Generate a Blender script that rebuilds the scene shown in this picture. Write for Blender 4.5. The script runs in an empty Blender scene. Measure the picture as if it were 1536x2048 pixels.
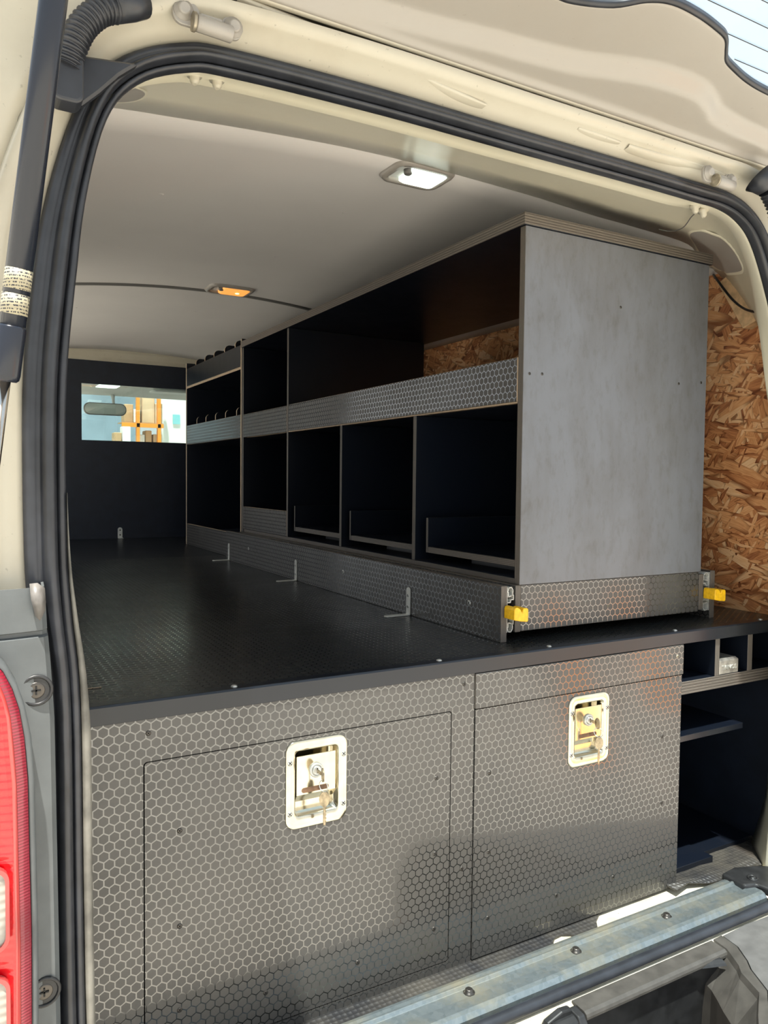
import bpy, math, random
from math import sin, cos, pi, radians, sqrt, atan2
from mathutils import Vector, Matrix
random.seed(7)
S = bpy.context.scene
COL = S.collection

# ------------------------------------------------------------------ camera
cam_d = bpy.data.cameras.new('camera')
cam_d.sensor_fit = 'HORIZONTAL'; cam_d.sensor_width = 36.0; cam_d.lens = 36.0*1538/1536
cam_d.clip_start = 0.02; cam_d.clip_end = 300
cam = bpy.data.objects.new('camera', cam_d); COL.objects.link(cam)
right = Vector((0.87096294, -0.49123502, 0.01056908))
down = Vector((-0.01149786, -0.04188081, -0.99905645))
fwd = Vector((0.49121416, 0.87001963, -0.04212479))
cam.matrix_world = Matrix(((right.x, -down.x, -fwd.x, 0.0), (right.y, -down.y, -fwd.y, -1.16845),
                           (right.z, -down.z, -fwd.z, 0.335546), (0, 0, 0, 1)))
S.camera = cam
# ------------------------------------------------------------------ sky, sun, exposure
W = bpy.data.worlds.new('world'); S.world = W; W.use_nodes = True
wn = W.node_tree.nodes; wl = W.node_tree.links; wn.clear()
wo = wn.new('ShaderNodeOutputWorld'); wb = wn.new('ShaderNodeBackground')
wt = wn.new('ShaderNodeTexCoord'); ws = wn.new('ShaderNodeSeparateXYZ'); wr = wn.new('ShaderNodeValToRGB')
wl.new(wt.outputs['Generated'], ws.inputs[0]); wl.new(ws.outputs['Z'], wr.inputs[0])
wr.color_ramp.elements[0].position = 0.0; wr.color_ramp.elements[0].color = (0.93, 0.94, 0.93, 1)
wr.color_ramp.elements[1].position = 0.9; wr.color_ramp.elements[1].color = (0.60, 0.80, 1.0, 1)
wl.new(wr.outputs[0], wb.inputs[0]); wb.inputs[1].default_value = 1.35
wl.new(wb.outputs[0], wo.inputs[0])
sun_d = bpy.data.lights.new('sun', 'SUN'); sun_d.energy = 11.5; sun_d.angle = radians(1.0); sun_d.color = (1.0, 0.95, 0.86)
sun = bpy.data.objects.new('sun', sun_d); COL.objects.link(sun)
sun.rotation_euler = Vector((0.15, 0.28, -0.94)).to_track_quat('-Z', 'Y').to_euler()
sun.location = (-3, -2, 6)
S.view_settings.view_transform = 'Standard'; S.view_settings.look = 'None'
S.view_settings.exposure = 0.0; S.view_settings.gamma = 1.0; S.view_settings.use_curve_mapping = False
S.cycles.use_denoising = True
S.cycles.max_bounces = 8; S.cycles.diffuse_bounces = 5; S.cycles.glossy_bounces = 5; S.cycles.transparent_max_bounces = 12
S.cycles.sample_clamp_indirect = 8.0

# ------------------------------------------------------------------ material helpers
class NT:
    def __init__(s, name):
        s.m = bpy.data.materials.new(name); s.m.use_nodes = True
        s.t = s.m.node_tree; s.t.nodes.clear()
        s.o = s.t.nodes.new('ShaderNodeOutputMaterial'); s.b = s.t.nodes.new('ShaderNodeBsdfPrincipled')
        s.l(s.b.outputs[0], s.o.inputs[0])
    def l(s, a, b): s.t.links.new(a, b)
    def n(s, t, **k):
        n = s.t.nodes.new('ShaderNode'+t)
        for a, v in k.items(): setattr(n, a, v)
        return n
    def put(s, sock, v):
        if hasattr(v, 'links') or isinstance(v, bpy.types.NodeSocket): s.l(v, sock)
        else: sock.default_value = v
    def math(s, op, a, b=None, c=None):
        n = s.n('Math', operation=op); s.put(n.inputs[0], a)
        if b is not None: s.put(n.inputs[1], b)
        if c is not None: s.put(n.inputs[2], c)
        return n.outputs[0]
    def vm(s, op, a, b=None):
        n = s.n('VectorMath', operation=op); s.put(n.inputs[0], a)
        if b is not None: s.put(n.inputs[1], b)
        return n.outputs['Value'] if op in ('LENGTH', 'DOT_PRODUCT') else n.outputs[0]
    def pos(s): return s.n('NewGeometry').outputs['Position']
    def noise(s, vec, scale, detail=3, rough=.5):
        n = s.n('TexNoise'); n.inputs['Scale'].default_value = scale; n.inputs['Detail'].default_value = detail
        n.inputs['Roughness'].default_value = rough; s.put(n.inputs['Vector'], vec); return n.outputs[0]
    def ramp(s, f, stops):
        n = s.n('ValToRGB'); s.put(n.inputs[0], f); e = n.color_ramp.elements
        while len(e) < len(stops): e.new(0.5)
        for i, (p, c) in enumerate(stops): e[i].position = p; e[i].color = tuple(c)+((1,) if len(c) == 3 else ())
        return n.outputs[0]
    def mixc(s, f, a, b, mode='MIX'):
        n = s.n('Mix', data_type='RGBA', blend_type=mode); s.put(n.inputs[0], f)
        for i, v in ((6, a), (7, b)):
            if isinstance(v, tuple) and len(v) == 3: v = v+(1,)
            s.put(n.inputs[i], v)
        return n.outputs[2]
    def mixf(s, f, a, b):
        n = s.n('Mix', data_type='FLOAT'); s.put(n.inputs[0], f); s.put(n.inputs[2], a); s.put(n.inputs[3], b); return n.outputs[0]
    def bump(s, h, strength=.3, dist=.001):
        n = s.n('Bump'); n.inputs['Strength'].default_value = strength; n.inputs['Distance'].default_value = dist
        s.put(n.inputs['Height'], h); s.l(n.outputs[0], s.b.inputs['Normal'])
    def set(s, **k):
        for a, v in k.items():
            a = a.replace('_', ' ')
            if isinstance(v, tuple) and len(v) == 3: v = v+(1,)
            s.put(s.b.inputs[a], v)
        return s

def simple(name, col, rough=.5, metal=0, spec=.5, noise=0, nscale=20, bump=0, bscale=300, bdist=.0005, **k):
    t = NT(name); c = col
    if noise:
        f = t.noise(t.pos(), nscale, 4)
        c = t.mixc(t.ramp(f, [(.35, (0, 0, 0)), (.65, (1, 1, 1))]), tuple(x*(1-noise) for x in col), tuple(min(1, x*(1+noise)) for x in col))
    t.set(Base_Color=c, Roughness=rough, Metallic=metal, Specular_IOR_Level=spec, **k)
    if bump: t.bump(t.noise(t.pos(), bscale, 2), bump, bdist)
    return t.m

# hexagonal wire pattern as a node group: vector (u,v,0) in metres -> 1 on the lines
def hex_group():
    g = bpy.data.node_groups.new('hexagon_wire', 'ShaderNodeTree')
    g.interface.new_socket('Vector', in_out='INPUT', socket_type='NodeSocketVector')
    g.interface.new_socket('Line', in_out='OUTPUT', socket_type='NodeSocketFloat')
    N = g.nodes; L = g.links
    gi = N.new('NodeGroupInput'); go = N.new('NodeGroupOutput')
    def vm(op, a, b=None):
        n = N.new('ShaderNodeVectorMath'); n.operation = op
        for i, v in enumerate((a, b)):
            if v is None: continue
            if isinstance(v, tuple): n.inputs[i].default_value = v
            else: L.new(v, n.inputs[i])
        return n.outputs['Value'] if op in ('DOT_PRODUCT', 'LENGTH') else n.outputs[0]
    def mt(op, a, b=None):
        n = N.new('ShaderNodeMath'); n.operation = op
        for i, v in enumerate((a, b)):
            if v is None: continue
            if isinstance(v, (int, float)): n.inputs[i].default_value = v
            else: L.new(v, n.inputs[i])
        return n.outputs[0]
    s = 0.0153; r = (1, 1.7320508, 1)
    p = vm('ADD', vm('MULTIPLY', gi.outputs[0], (1/s, 1/s, 0)), (1000*1.0, 1000*1.7320508, .5))
    h = (.5, .8660254, .5)
    a = vm('SUBTRACT', vm('MODULO', p, r), h)
    b = vm('SUBTRACT', vm('MODULO', vm('SUBTRACT', p, (.5, .8660254, 0)), r), h)
    flat = (1, 1, 0)
    a = vm('MULTIPLY', a, flat); b = vm('MULTIPLY', b, flat)
    la = vm('LENGTH', a); lb = vm('LENGTH', b); f = mt('LESS_THAN', lb, la)
    mx = N.new('ShaderNodeMix'); mx.data_type = 'VECTOR'; L.new(f, mx.inputs[0]); L.new(a, mx.inputs[4]); L.new(b, mx.inputs[5])
    q = vm('ABSOLUTE', mx.outputs[1])
    d = mt('MAXIMUM', vm('DOT_PRODUCT', q, (1, 0, 0)), vm('DOT_PRODUCT', q, (.5, .8660254, 0)))
    m = N.new('ShaderNodeMapRange'); m.interpolation_type = 'SMOOTHSTEP'
    m.inputs[1].default_value = .425; m.inputs[2].default_value = .455; L.new(d, m.inputs[0]); L.new(m.outputs[0], go.inputs[0])
    return g
HEX = hex_group()

def hex_material(name, cell=(.048, .043, .038), line=(.016, .017, .016), rc=.50, rl=.10, spec=1.0, rot=False, il=1.80):
    t = NT(name); geo = t.n('NewGeometry')
    P = t.n('SeparateXYZ'); t.l(geo.outputs['Position'], P.inputs[0])
    Nn = t.n('SeparateXYZ'); t.l(geo.outputs['True Normal'], Nn.inputs[0])
    fx = t.math('GREATER_THAN', t.math('ABSOLUTE', Nn.outputs[0]), .5)
    fz = t.math('GREATER_THAN', t.math('ABSOLUTE', Nn.outputs[2]), .5)
    u = t.mixf(fx, P.outputs[0], P.outputs[1]); v = t.mixf(fz, P.outputs[2], P.outputs[1])
    c = t.n('CombineXYZ')
    t.l(v if rot else u, c.inputs[0]); t.l(u if rot else v, c.inputs[1])
    g = t.n('Group'); g.node_tree = HEX; t.l(c.outputs[0], g.inputs[0]); ln = g.outputs[0]
    wear = t.noise(geo.outputs['Position'], 3.5, 4, .6)
    wr_ = t.ramp(wear, [(.38, (0, 0, 0)), (.62, (1, 1, 1))])
    rcn = t.mixf(wr_, rc*.86, rc*1.12)
    t.set(Base_Color=t.mixc(ln, cell, line), Roughness=t.mixf(ln, rcn, rl), Specular_IOR_Level=spec, IOR=t.mixf(ln, 1.5, il))
    t.bump(t.math('SUBTRACT', 1.0, ln), .10, .00015)
    return t.m

def ply_material(name, axis, dark, light, n=9):
    t = NT(name); tc = t.n('TexCoord'); sp = t.n('SeparateXYZ'); t.l(tc.outputs['Generated'], sp.inputs[0])
    k = t.math('MULTIPLY', sp.outputs[axis], n*.5)
    st = t.math('PINGPONG', k, .5)
    f = t.ramp(t.math('MULTIPLY', st, 2), [(.38, (0, 0, 0)), (.62, (1, 1, 1))])
    nz = t.noise(t.pos(), 60, 5, .7)
    c = t.mixc(f, dark, light)
    c = t.mixc(t.ramp(nz, [(.3, (0, 0, 0)), (.75, (1, 1, 1))]), c, tuple(x*.55 for x in light), 'MIX')
    t.set(Base_Color=c, Roughness=.55); t.bump(f, .35, .0006)
    return t.m

M = {}
M['hex'] = hex_material('black_hexagon_film')
M['hexdeck'] = hex_material('black_hexagon_deck_film', cell=(.021, .022, .022), line=(.02, .02, .021), rc=.32, rl=.16, spec=.45, il=1.7, rot=True)
def smooth_film(name, base, r0, r1, smudge=(.10, .095, .09)):
    t = NT(name); p = t.pos()
    mp = t.n('Mapping'); mp.inputs['Scale'].default_value = (5, 5, 2.2); t.l(p, mp.inputs[0])
    a = t.ramp(t.noise(mp.outputs[0], 2.2, 6, .62), [(.42, (0, 0, 0)), (.68, (1, 1, 1))])
    b = t.ramp(t.noise(mp.outputs[0], 9, 4, .7), [(.5, (0, 0, 0)), (.75, (1, 1, 1))])
    w = t.math('MULTIPLY', t.math('ADD', a, b), .5)
    t.set(Base_Color=t.mixc(w, base, smudge), Roughness=t.mixf(w, r0, r1), Specular_IOR_Level=.55)
    return t.m
M['film'] = smooth_film('smooth_black_film', (.005, .0075, .014), .28, .36, (.007, .009, .014))
M['endfilm'] = smooth_film('scuffed_grey_black_film', (.155, .163, .182), .31, .43, (.098, .094, .09))
M['deckback'] = simple('smooth_black_deck_film', (.013, .014, .017), .3, noise=.3, nscale=8)
M['blackin'] = simple('black_panel', (.008, .012, .022), .5, noise=.2)
for i, a in enumerate('xyz'):
    M['ply'+a] = ply_material('dark_ply_edge_'+a, i, (.050, .038, .030), (.185, .16, .135))
    M['tan'+a] = ply_material('raw_ply_edge_'+a, i, (.30, .20, .12), (.62, .48, .34), 5)
M['cream'] = None
def cream(name, col, dirt):
    t = NT(name); p = t.pos()
    g = t.ramp(t.noise(p, 5, 6, .65), [(.45, (0, 0, 0)), (.8, (1, 1, 1))])
    sp = t.ramp(t.noise(p, 130, 2, .5), [(.70, (0, 0, 0)), (.76, (1, 1, 1))])
    c = t.mixc(t.math('MULTIPLY', g, dirt), col, (.30, .23, .15))
    c = t.mixc(t.math('MULTIPLY', sp, min(1, dirt*.8)), c, (.08, .06, .05))
    t.set(Base_Color=c, Roughness=.32, Specular_IOR_Level=.5, Coat_Weight=.2, Coat_Roughness=.2)
    return t.m
M['cream'] = cream('shaded_cream_body_paint', (.50, .465, .375), .35)  # outer copy of the body paint, darkened to put shade into its colour
M['creamin'] = cream('lit_cream_body_paint', (.86, .81, .64), .10)  # same body paint, lightened to put light on the inner frame into its colour
M['creamdirty'] = cream('dirty_cream_body_paint', (.78, .71, .55), 1.0)
M['tailpanel'] = cream('taupe_tailgate', (.345, .32, .285), .12)  # greyer and darker than the body cream
M['headliner'] = simple('grey_headliner', (.66, .635, .62), .8, noise=.03, nscale=3, bump=.05, bscale=500)
M['greytrim'] = simple('grey_trim', (.16, .155, .15), .5)
M['rubber'] = simple('black_rubber', (.022, .024, .030), .38, spec=.6, noise=.25, nscale=30)
M['dusty'] = simple('dusty_rubber', (.19, .18, .155), .5, noise=.35, nscale=25)
M['strut'] = simple('gloss_black_strut', (.014, .017, .026), .22, spec=.5)
M['chrome'] = simple('polished_steel', (.66, .61, .48), .14, 1.0, noise=.08, nscale=40, bump=.05, bscale=60)
M['zinc'] = simple('zinc_plated_steel', (.60, .60, .57), .32, .65, noise=.1, nscale=60)
M['plate'] = simple('bright_plated_bracket', (.62, .62, .58), .32, .25, noise=.08, nscale=60)
M['rod'] = simple('strut_rod_steel', (.62, .56, .50), .15, 1.0)
M['screw'] = simple('dark_screw_steel', (.10, .09, .08), .35, .8)
M['yellow'] = simple('yellow_plastic', (.95, .52, .012), .35, noise=.12, nscale=160)
M['greyplastic'] = simple('grey_body_plastic', (.105, .115, .118), .48, noise=.12, nscale=20, bump=.1, bscale=900)
M['blackplastic'] = simple('black_bumper_plastic', (.022, .022, .023), .42, noise=.3, nscale=40, bump=.08, bscale=600)
M['bumper'] = simple('worn_bumper_plastic', (.075, .068, .060), .42, noise=.2, nscale=30, bump=.08, bscale=500)
M['bumperlight'] = simple('sunlit_bumper_plastic', (.13, .125, .12), .36, noise=.15, nscale=30, bump=.08, bscale=500)  # bumper plastic made paler, sunlight on the corner put into its colour
M['wood'] = simple('pine_block', (.66, .44, .24), .6, noise=.2, nscale=50)
M['rust_reflect'] = simple('rust_and_slot_reflection', (.14, .075, .04), .75, noise=.5, nscale=60)
M['bolt'] = simple('dull_bolt_metal', (.42, .37, .28), .45, .6, noise=.3, nscale=80)
M['cable'] = simple('black_cable', (.012, .012, .012), .35)
M['keyhead'] = simple('nickel_key', (.36, .30, .21), .34, 1.0, noise=.3, nscale=120)
M['cabgrey'] = simple('pale_cab_lining', (.62, .63, .61), .7)
M['darkhole'] = simple('keyway_black', (.004, .004, .004), .6)
def galv():
    t = NT('galvanised_steel'); v = t.n('TexVoronoi'); v.inputs['Scale'].default_value = 130; t.l(t.pos(), v.inputs['Vector'])
    g = t.ramp(t.noise(t.pos(), 9, 6, .7), [(.42, (0, 0, 0)), (.66, (1, 1, 1))])
    c = t.mixc(v.outputs['Color'], (.19, .225, .235), (.27, .305, .315)); c = t.mixc(t.math('MULTIPLY', g, .8), c, (.29, .255, .175))
    t.set(Base_Color=c, Roughness=t.mixf(g, .36, .6), Metallic=.65); t.bump(t.noise(t.pos(), 260, 3), .12, .0006); return t.m
M['galv'] = galv()
def mat_floor():
    t = NT('dimpled_rubber_mat'); v = t.n('TexVoronoi'); v.inputs['Scale'].default_value = 95; v.inputs['Randomness'].default_value = .15
    t.l(t.pos(), v.inputs['Vector'])
    c = t.ramp(t.noise(t.pos(), 11, 5, .7), [(.35, (.030, .029, .030)), (.7, (.085, .075, .062))])
    t.set(Base_Color=c, Roughness=.42); t.bump(v.outputs['Distance'], .9, .004); return t.m
M['mat'] = mat_floor()
def osb():
    t = NT('oriented_strand_board'); p = t.pos()
    sp = t.n('SeparateXYZ'); t.l(p, sp.inputs[0]); c0 = t.n('CombineXYZ'); t.l(sp.outputs[1], c0.inputs[0]); t.l(sp.outputs[2], c0.inputs[1])
    wob = t.n('TexNoise'); wob.inputs['Scale'].default_value = 13; t.l(c0.outputs[0], wob.inputs['Vector'])
    base = t.vm('ADD', c0.outputs[0], t.vm('SCALE', wob.outputs['Color']))
    base.node.inputs[1].links[0].from_node.inputs['Scale'].default_value = .014
    col = None; h = None
    pal = [(0, (.34, .12, .045)), (.22, (.58, .24, .09)), (.5, (.76, .39, .17)), (.75, (.82, .52, .28)), (1, (.90, .68, .42))]
    for i, (ang, sx, sy, thr) in enumerate([(8, 14, 44, -1), (-38, 12, 46, .40), (52, 10, 44, .5), (12, 9, 40, .52), (-72, 16, 85, .6), (28, 9, 48, .62), (-20, 7.5, 34, .66), (64, 30, 120, .80), (-8, 26, 130, .80)]):
        mp = t.n('Mapping', vector_type='POINT'); mp.inputs['Rotation'].default_value = (0, 0, radians(ang)); mp.inputs['Location'].default_value = (i*3.7, i*1.3, 0)
        t.l(base, mp.inputs[0])
        sc = t.vm('MULTIPLY', mp.outputs[0], (sx, sy, 1))
        v = t.n('TexVoronoi', voronoi_dimensions='2D'); v.inputs['Scale'].default_value = 1; t.l(sc, v.inputs['Vector'])
        s2 = t.n('SeparateColor'); t.l(v.outputs['Color'], s2.inputs[0])
        gr = t.n('TexNoise'); gr.inputs['Scale'].default_value = 1; gr.inputs['Detail'].default_value = 4
        t.l(t.vm('MULTIPLY', mp.outputs[0], (25, 420, 1)), gr.inputs['Vector'])
        ci = t.ramp(t.math('ADD', t.math('MULTIPLY', s2.outputs[0], .78), t.math('MULTIPLY', t.math('SUBTRACT', gr.outputs[0], .5), .9)), pal)
        e = t.ramp(v.outputs['Distance'], [(.48, (1, 1, 1)), (.72, (.42, .32, .26))])
        ci = t.mixc(1.0, ci, e, 'MULTIPLY')
        hi = t.math('MULTIPLY', s2.outputs[1], 1)
        if col is None: col, h = ci, hi
        else:
            f = t.math('GREATER_THAN', s2.outputs[2], thr); col = t.mixc(f, col, ci); h = t.mixf(f, h, hi)
    t.set(Base_Color=col, Roughness=.5, Specular_IOR_Level=.4); t.bump(h, .25, .0015); return t.m
M['osb'] = osb()
def lens(name, col, rough=.08, louv=0):
    t = NT(name); t.set(Base_Color=col, Roughness=rough, Specular_IOR_Level=.6, Coat_Weight=.6, Coat_Roughness=.04)
    if louv:
        sp = t.n('SeparateXYZ'); t.l(t.pos(), sp.inputs[0])
        w = t.math('SINE', t.math('MULTIPLY', sp.outputs[2], louv)); t.bump(w, .30, .0012)
    return t.m
M['redlens'] = lens('red_lamp_lens', (.60, .002, .006), .1, 700)
M['redrim'] = lens('pink_red_lens_rim', (.26, .014, .032), .3, 1800)
M['redpale'] = lens('pale_red_lens', (.50, .055, .05), .2)
M['clearlens'] = lens('ribbed_clear_lens', (.34, .32, .28), .12, 650)
def emis(name, col, st, base=(.8, .8, .8)):
    t = NT(name); t.set(Base_Color=base, Emission_Color=col, Emission_Strength=st, Roughness=.3); return t.m
M['lampwhite'] = emis('lit_white_lamp_lens', (.86, 1.0, .86), 2.2)
M['bulbwhite'] = emis('white_led', (.92, 1.0, .95), 3.0)
M['lampamber'] = emis('lit_amber_lamp_lens', (1.0, .40, .08), .95, (.6, .3, .1))
M['bulbamber'] = emis('amber_bulb', (1.0, .75, .15), 8.0)
M['lampframe'] = simple('lamp_housing_grey', (.36, .33, .30), .35)
def glass(name, tint, g=.10):
    m = bpy.data.materials.new(name); m.use_nodes = True; t = m.node_tree; t.nodes.clear()
    o = t.nodes.new('ShaderNodeOutputMaterial'); a = t.nodes.new('ShaderNodeBsdfTransparent'); b = t.nodes.new('ShaderNodeBsdfGlossy')
    x = t.nodes.new('ShaderNodeMixShader'); a.inputs[0].default_value = tint+(1,); b.inputs['Roughness'].default_value = .02; x.inputs[0].default_value = g
    t.links.new(a.outputs[0], x.inputs[1]); t.links.new(b.outputs[0], x.inputs[2]); t.links.new(x.outputs[0], o.inputs[0]); return m
M['glass'] = glass('tinted_glass', (.92, .97, .96))
M['rearglass'] = glass('tailgate_glass', (.74, .82, .86), .12)
M['ground'] = simple('sunlit_concrete', (.585, .54, .46), .85, noise=.12, nscale=1.5)
M['marking'] = simple('added_orange_marking_paint', (1.0, .26, .0), .6)
M['orange'] = simple('orange_rack_paint', (.90, .32, .03), .45)
M['card'] = simple('brown_cardboard', (.55, .36, .19), .8, noise=.15, nscale=5)
M['card2'] = simple('pale_cardboard', (.70, .55, .36), .8, noise=.15, nscale=5)
M['white'] = simple('white_wall_paint', (.86, .90, .85), .8)
M['bluewall'] = simple('blue_grey_wall', (.30, .40, .48), .8, noise=.25, nscale=1.2)
M['mirror'] = simple('mirror_glass', (.62, .66, .62), .35, .5)
M['teal'] = simple('teal_sign', (.25, .62, .68), .6)
M['metalbox'] = simple('scratched_grey_metal', (.42, .39, .35), .35, .6, noise=.3, nscale=60)
M['tape'] = simple('grey_tape', (.15, .14, .13), .35, noise=.3, nscale=60)
def sticker():
    t = NT('printed_sticker'); sp = t.n('SeparateXYZ'); t.l(t.pos(), sp.inputs[0])
    rows = t.math('GREATER_THAN', t.math('SINE', t.math('MULTIPLY', sp.outputs[2], 2200)), .1)
    let = t.math('GREATER_THAN', t.noise(t.vm('MULTIPLY', t.pos(), (900, 900, 330)), 1, 1), .48)
    t.set(Base_Color=t.mixc(t.math('MULTIPLY', rows, let), (.40, .36, .25), (.03, .03, .04)), Roughness=.4); return t.m
M['sticker'] = sticker()

# ------------------------------------------------------------------ mesh helpers (all coordinates are world metres)
class MB:
    def __init__(s): s.v = []; s.f = []; s.mi = []; s.sm = []
    def add(s, vs, fs, mi=0, smooth=False):
        o = len(s.v); s.v += [tuple(v) for v in vs]
        for k, f in enumerate(fs):
            s.f.append(tuple(i+o for i in f)); s.mi.append(mi[k] if isinstance(mi, (list, tuple)) else mi); s.sm.append(smooth)
        return s
    def box(s, x0, x1, y0, y1, z0, z1, mi=0, thin=None, edge=1):
        vs = [(x, y, z) for x in (x0, x1) for y in (y0, y1) for z in (z0, z1)]
        fs = [(0, 1, 3, 2), (4, 6, 7, 5), (0, 4, 5, 1), (2, 3, 7, 6), (0, 2, 6, 4), (1, 5, 7, 3)]
        if thin is None: m = mi
        else: m = [mi if k//2 == thin else edge for k in range(6)]
        return s.add(vs, fs, m)
    def rings(s, R, closed=True, caps=True, mi=0, smooth=True, loop=False):
        n = len(R[0]); vs = [p for r in R for p in r]; fs = []
        m = len(R)
        for i in range(m if loop else m-1):
            j2 = (i+1) % m
            for k in range(n if closed else n-1):
                k2 = (k+1) % n
                fs.append((i*n+k, i*n+k2, j2*n+k2, j2*n+k))
        s.add(vs, fs, mi, smooth)
        if caps and closed and not loop:
            s.add(R[0], [tuple(range(n))[::-1]], mi); s.add(R[-1], [tuple(range(n))], mi)
        return s
    def prism(s, poly, ax, a, b, mi=0, side=None, smooth=False):
        def P(u, v, w): return {0: (w, u, v), 1: (u, w, v), 2: (u, v, w)}[ax]
        n = len(poly); A = [P(u, v, a) for u, v in poly]; B = [P(u, v, b) for u, v in poly]
        s.add(A, [tuple(range(n))], mi); s.add(B, [tuple(range(n))[::-1]], mi)
        s.add(A+B, [(i, n+i, n+(i+1) % n, (i+1) % n) for i in range(n)], mi if side is None else side, smooth)
        return s
    def frame(s, outer, inner, ax, a, b, mi=0):
        def P(u, v, w): return {0: (w, u, v), 1: (u, w, v), 2: (u, v, w)}[ax]
        R = [[P(u, v, a) for u, v in outer], [P(u, v, a) for u, v in inner], [P(u, v, b) for u, v in inner], [P(u, v, b) for u, v in outer]]
        return s.rings(R, True, False, mi, False, loop=True)
    def tube(s, path, r, n=12, mi=0, caps=True, smooth=True):
        P = [Vector(p) for p in path]; R = []
        up = None
        for i, p in enumerate(P):
            d = (P[min(i+1, len(P)-1)]-P[max(i-1, 0)]).normalized()
            if up is None: up = d.orthogonal().normalized()
            up = (up-d*up.dot(d)).normalized(); w = d.cross(up)
            rr = r[i] if isinstance(r, (list, tuple)) else r
            R.append([p+up*cos(2*pi*k/n)*rr+w*sin(2*pi*k/n)*rr for k in range(n)])
        return s.rings(R, True, caps, mi, smooth)
    def lathe(s, c, axis, prof, n=20, mi=0, smooth=True):
        c = Vector(c); a = Vector(axis).normalized(); u = a.orthogonal().normalized(); w = a.cross(u)
        R = [[c+a*h+u*cos(2*pi*k/n)*r+w*sin(2*pi*k/n)*r for k in range(n)] for r, h in prof]
        return s.rings(R, True, True, mi, smooth)
    def torus(s, c, axis, R_, r, n=24, m=8, mi=0):
        c = Vector(c); a = Vector(axis).normalized(); u = a.orthogonal().normalized(); w = a.cross(u); RR = []
        for i in range(n):
            d = u*cos(2*pi*i/n)+w*sin(2*pi*i/n)
            RR.append([c+d*(R_+r*cos(2*pi*k/m))+a*r*sin(2*pi*k/m) for k in range(m)])
        return s.rings(RR, True, False, mi, True, loop=True)
    def grid(s, rows, mi=0, smooth=True):
        return s.rings(rows, False, False, mi, smooth)

WL = {}   # world location of empties / parents
def wloc(o): return WL.get(o.name, Vector((0, 0, 0)))
def build(name, mb, mats, parent=None, bevel=0, seg=1, solid=0, loc=None, fix=True):
    me = bpy.data.meshes.new(name)
    v = [Vector(p) for p in mb.v]
    if loc is None:
        if parent is not None: loc = wloc(parent)
        else:
            xs = [p.x for p in v]; ys = [p.y for p in v]; zs = [p.z for p in v]
            loc = Vector(((min(xs)+max(xs))/2, (min(ys)+max(ys))/2, min(zs)))
    loc = Vector(loc)
    me.from_pydata([p-loc for p in v], [], mb.f)
    if isinstance(mats, str): mats = [mats]
    for m in mats: me.materials.append(M[m])
    me.polygons.foreach_set('material_index', mb.mi); me.polygons.foreach_set('use_smooth', mb.sm)
    me.update()
    if fix:
        import bmesh
        bm = bmesh.new(); bm.from_mesh(me); bmesh.ops.remove_doubles(bm, verts=bm.verts, dist=1e-6)
        bmesh.ops.recalc_face_normals(bm, faces=bm.faces); bm.to_mesh(me); bm.free()
    o = bpy.data.objects.new(name, me); COL.objects.link(o)
    if parent is not None: o.parent = parent; o.location = loc-wloc(parent)
    else: o.location = loc
    WL[o.name] = loc
    if bevel:
        b = o.modifiers.new('bevel', 'BEVEL'); b.width = bevel; b.segments = seg; b.limit_method = 'ANGLE'; b.angle_limit = radians(40)
    if solid:
        b = o.modifiers.new('solid', 'SOLIDIFY'); b.thickness = solid; b.offset = 0
    return o
def tag(o, label=None, cat=None, group=None, kind=None):
    if label: o['label'] = label
    if cat: o['category'] = cat
    if group: o['group'] = group
    if kind: o['kind'] = kind
    return o
def empty(name, loc, label, cat, group=None):
    o = bpy.data.objects.new(name, None); COL.objects.link(o); o.location = loc; o.empty_display_size = .05
    WL[o.name] = Vector(loc); return tag(o, label, cat, group)
def struct(name, mb, mats, **k): return tag(build(name, mb, mats, **k), kind='structure')
def board(name, x0, x1, y0, y1, z0, z1, face='film', edge='ply', parent=None, bevel=.0008):
    d = (x1-x0, y1-y0, z1-z0); thin = d.index(min(d))
    e = edge+'xyz'[thin] if edge in ('ply', 'tan') else edge
    return build(name, MB().box(x0, x1, y0, y1, z0, z1, 0, thin, 1), [face, e], parent, bevel)
def rrect(cu, cv, w, h, r, n=6):
    out = []
    for qx, qy, a0 in ((1, 1, 0), (-1, 1, 90), (-1, -1, 180), (1, -1, 270)):
        for k in range(n+1):
            a = radians(a0+90*k/n); out.append((cu+qx*(w/2-r)+r*cos(a), cv+qy*(h/2-r)+r*sin(a)))
    return out
def copy_to(src, delta, parent):
    c = src.copy(); COL.objects.link(c); c.parent = parent
    c.location = src.location+Vector(delta)-(wloc(parent)-wloc(src.parent) if parent is not None and src.parent is not None else Vector((0, 0, 0)))
    return c
def copy_thing(root, newloc, label=None):
    r = root.copy(); COL.objects.link(r); r.location = newloc; WL[r.name] = Vector(newloc)
    if label: r['label'] = label
    for ch in list(root.children):
        c = ch.copy(); COL.objects.link(c); c.parent = r
        for g in list(ch.children):
            d = g.copy(); COL.objects.link(d); d.parent = c
    return r
def crom(pts, n=8, closed=False):
    P = [Vector(p) for p in pts]; out = []; N = len(P)
    for i in range(N if closed else N-1):
        if closed: a, b, c, d = P[(i-1) % N], P[i], P[(i+1) % N], P[(i+2) % N]
        else: a, b, c, d = P[max(i-1, 0)], P[i], P[i+1], P[min(i+2, N-1)]
        for k in range(n):
            t = k/n; out.append(.5*((2*b)+(c-a)*t+(2*a-5*b+4*c-d)*t*t+(3*b-a-3*c+d)*t**3))
    if not closed: out.append(P[-1])
    return out

# ================================================================== THE SETTING: ground, van shell
struct('ground_yard', MB().box(-14, 14, -14, 14, -1.35, -1.25), 'ground')
def headz(x):
    d = abs(x-.86); z = 1.016-.115*d*d
    return z
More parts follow.
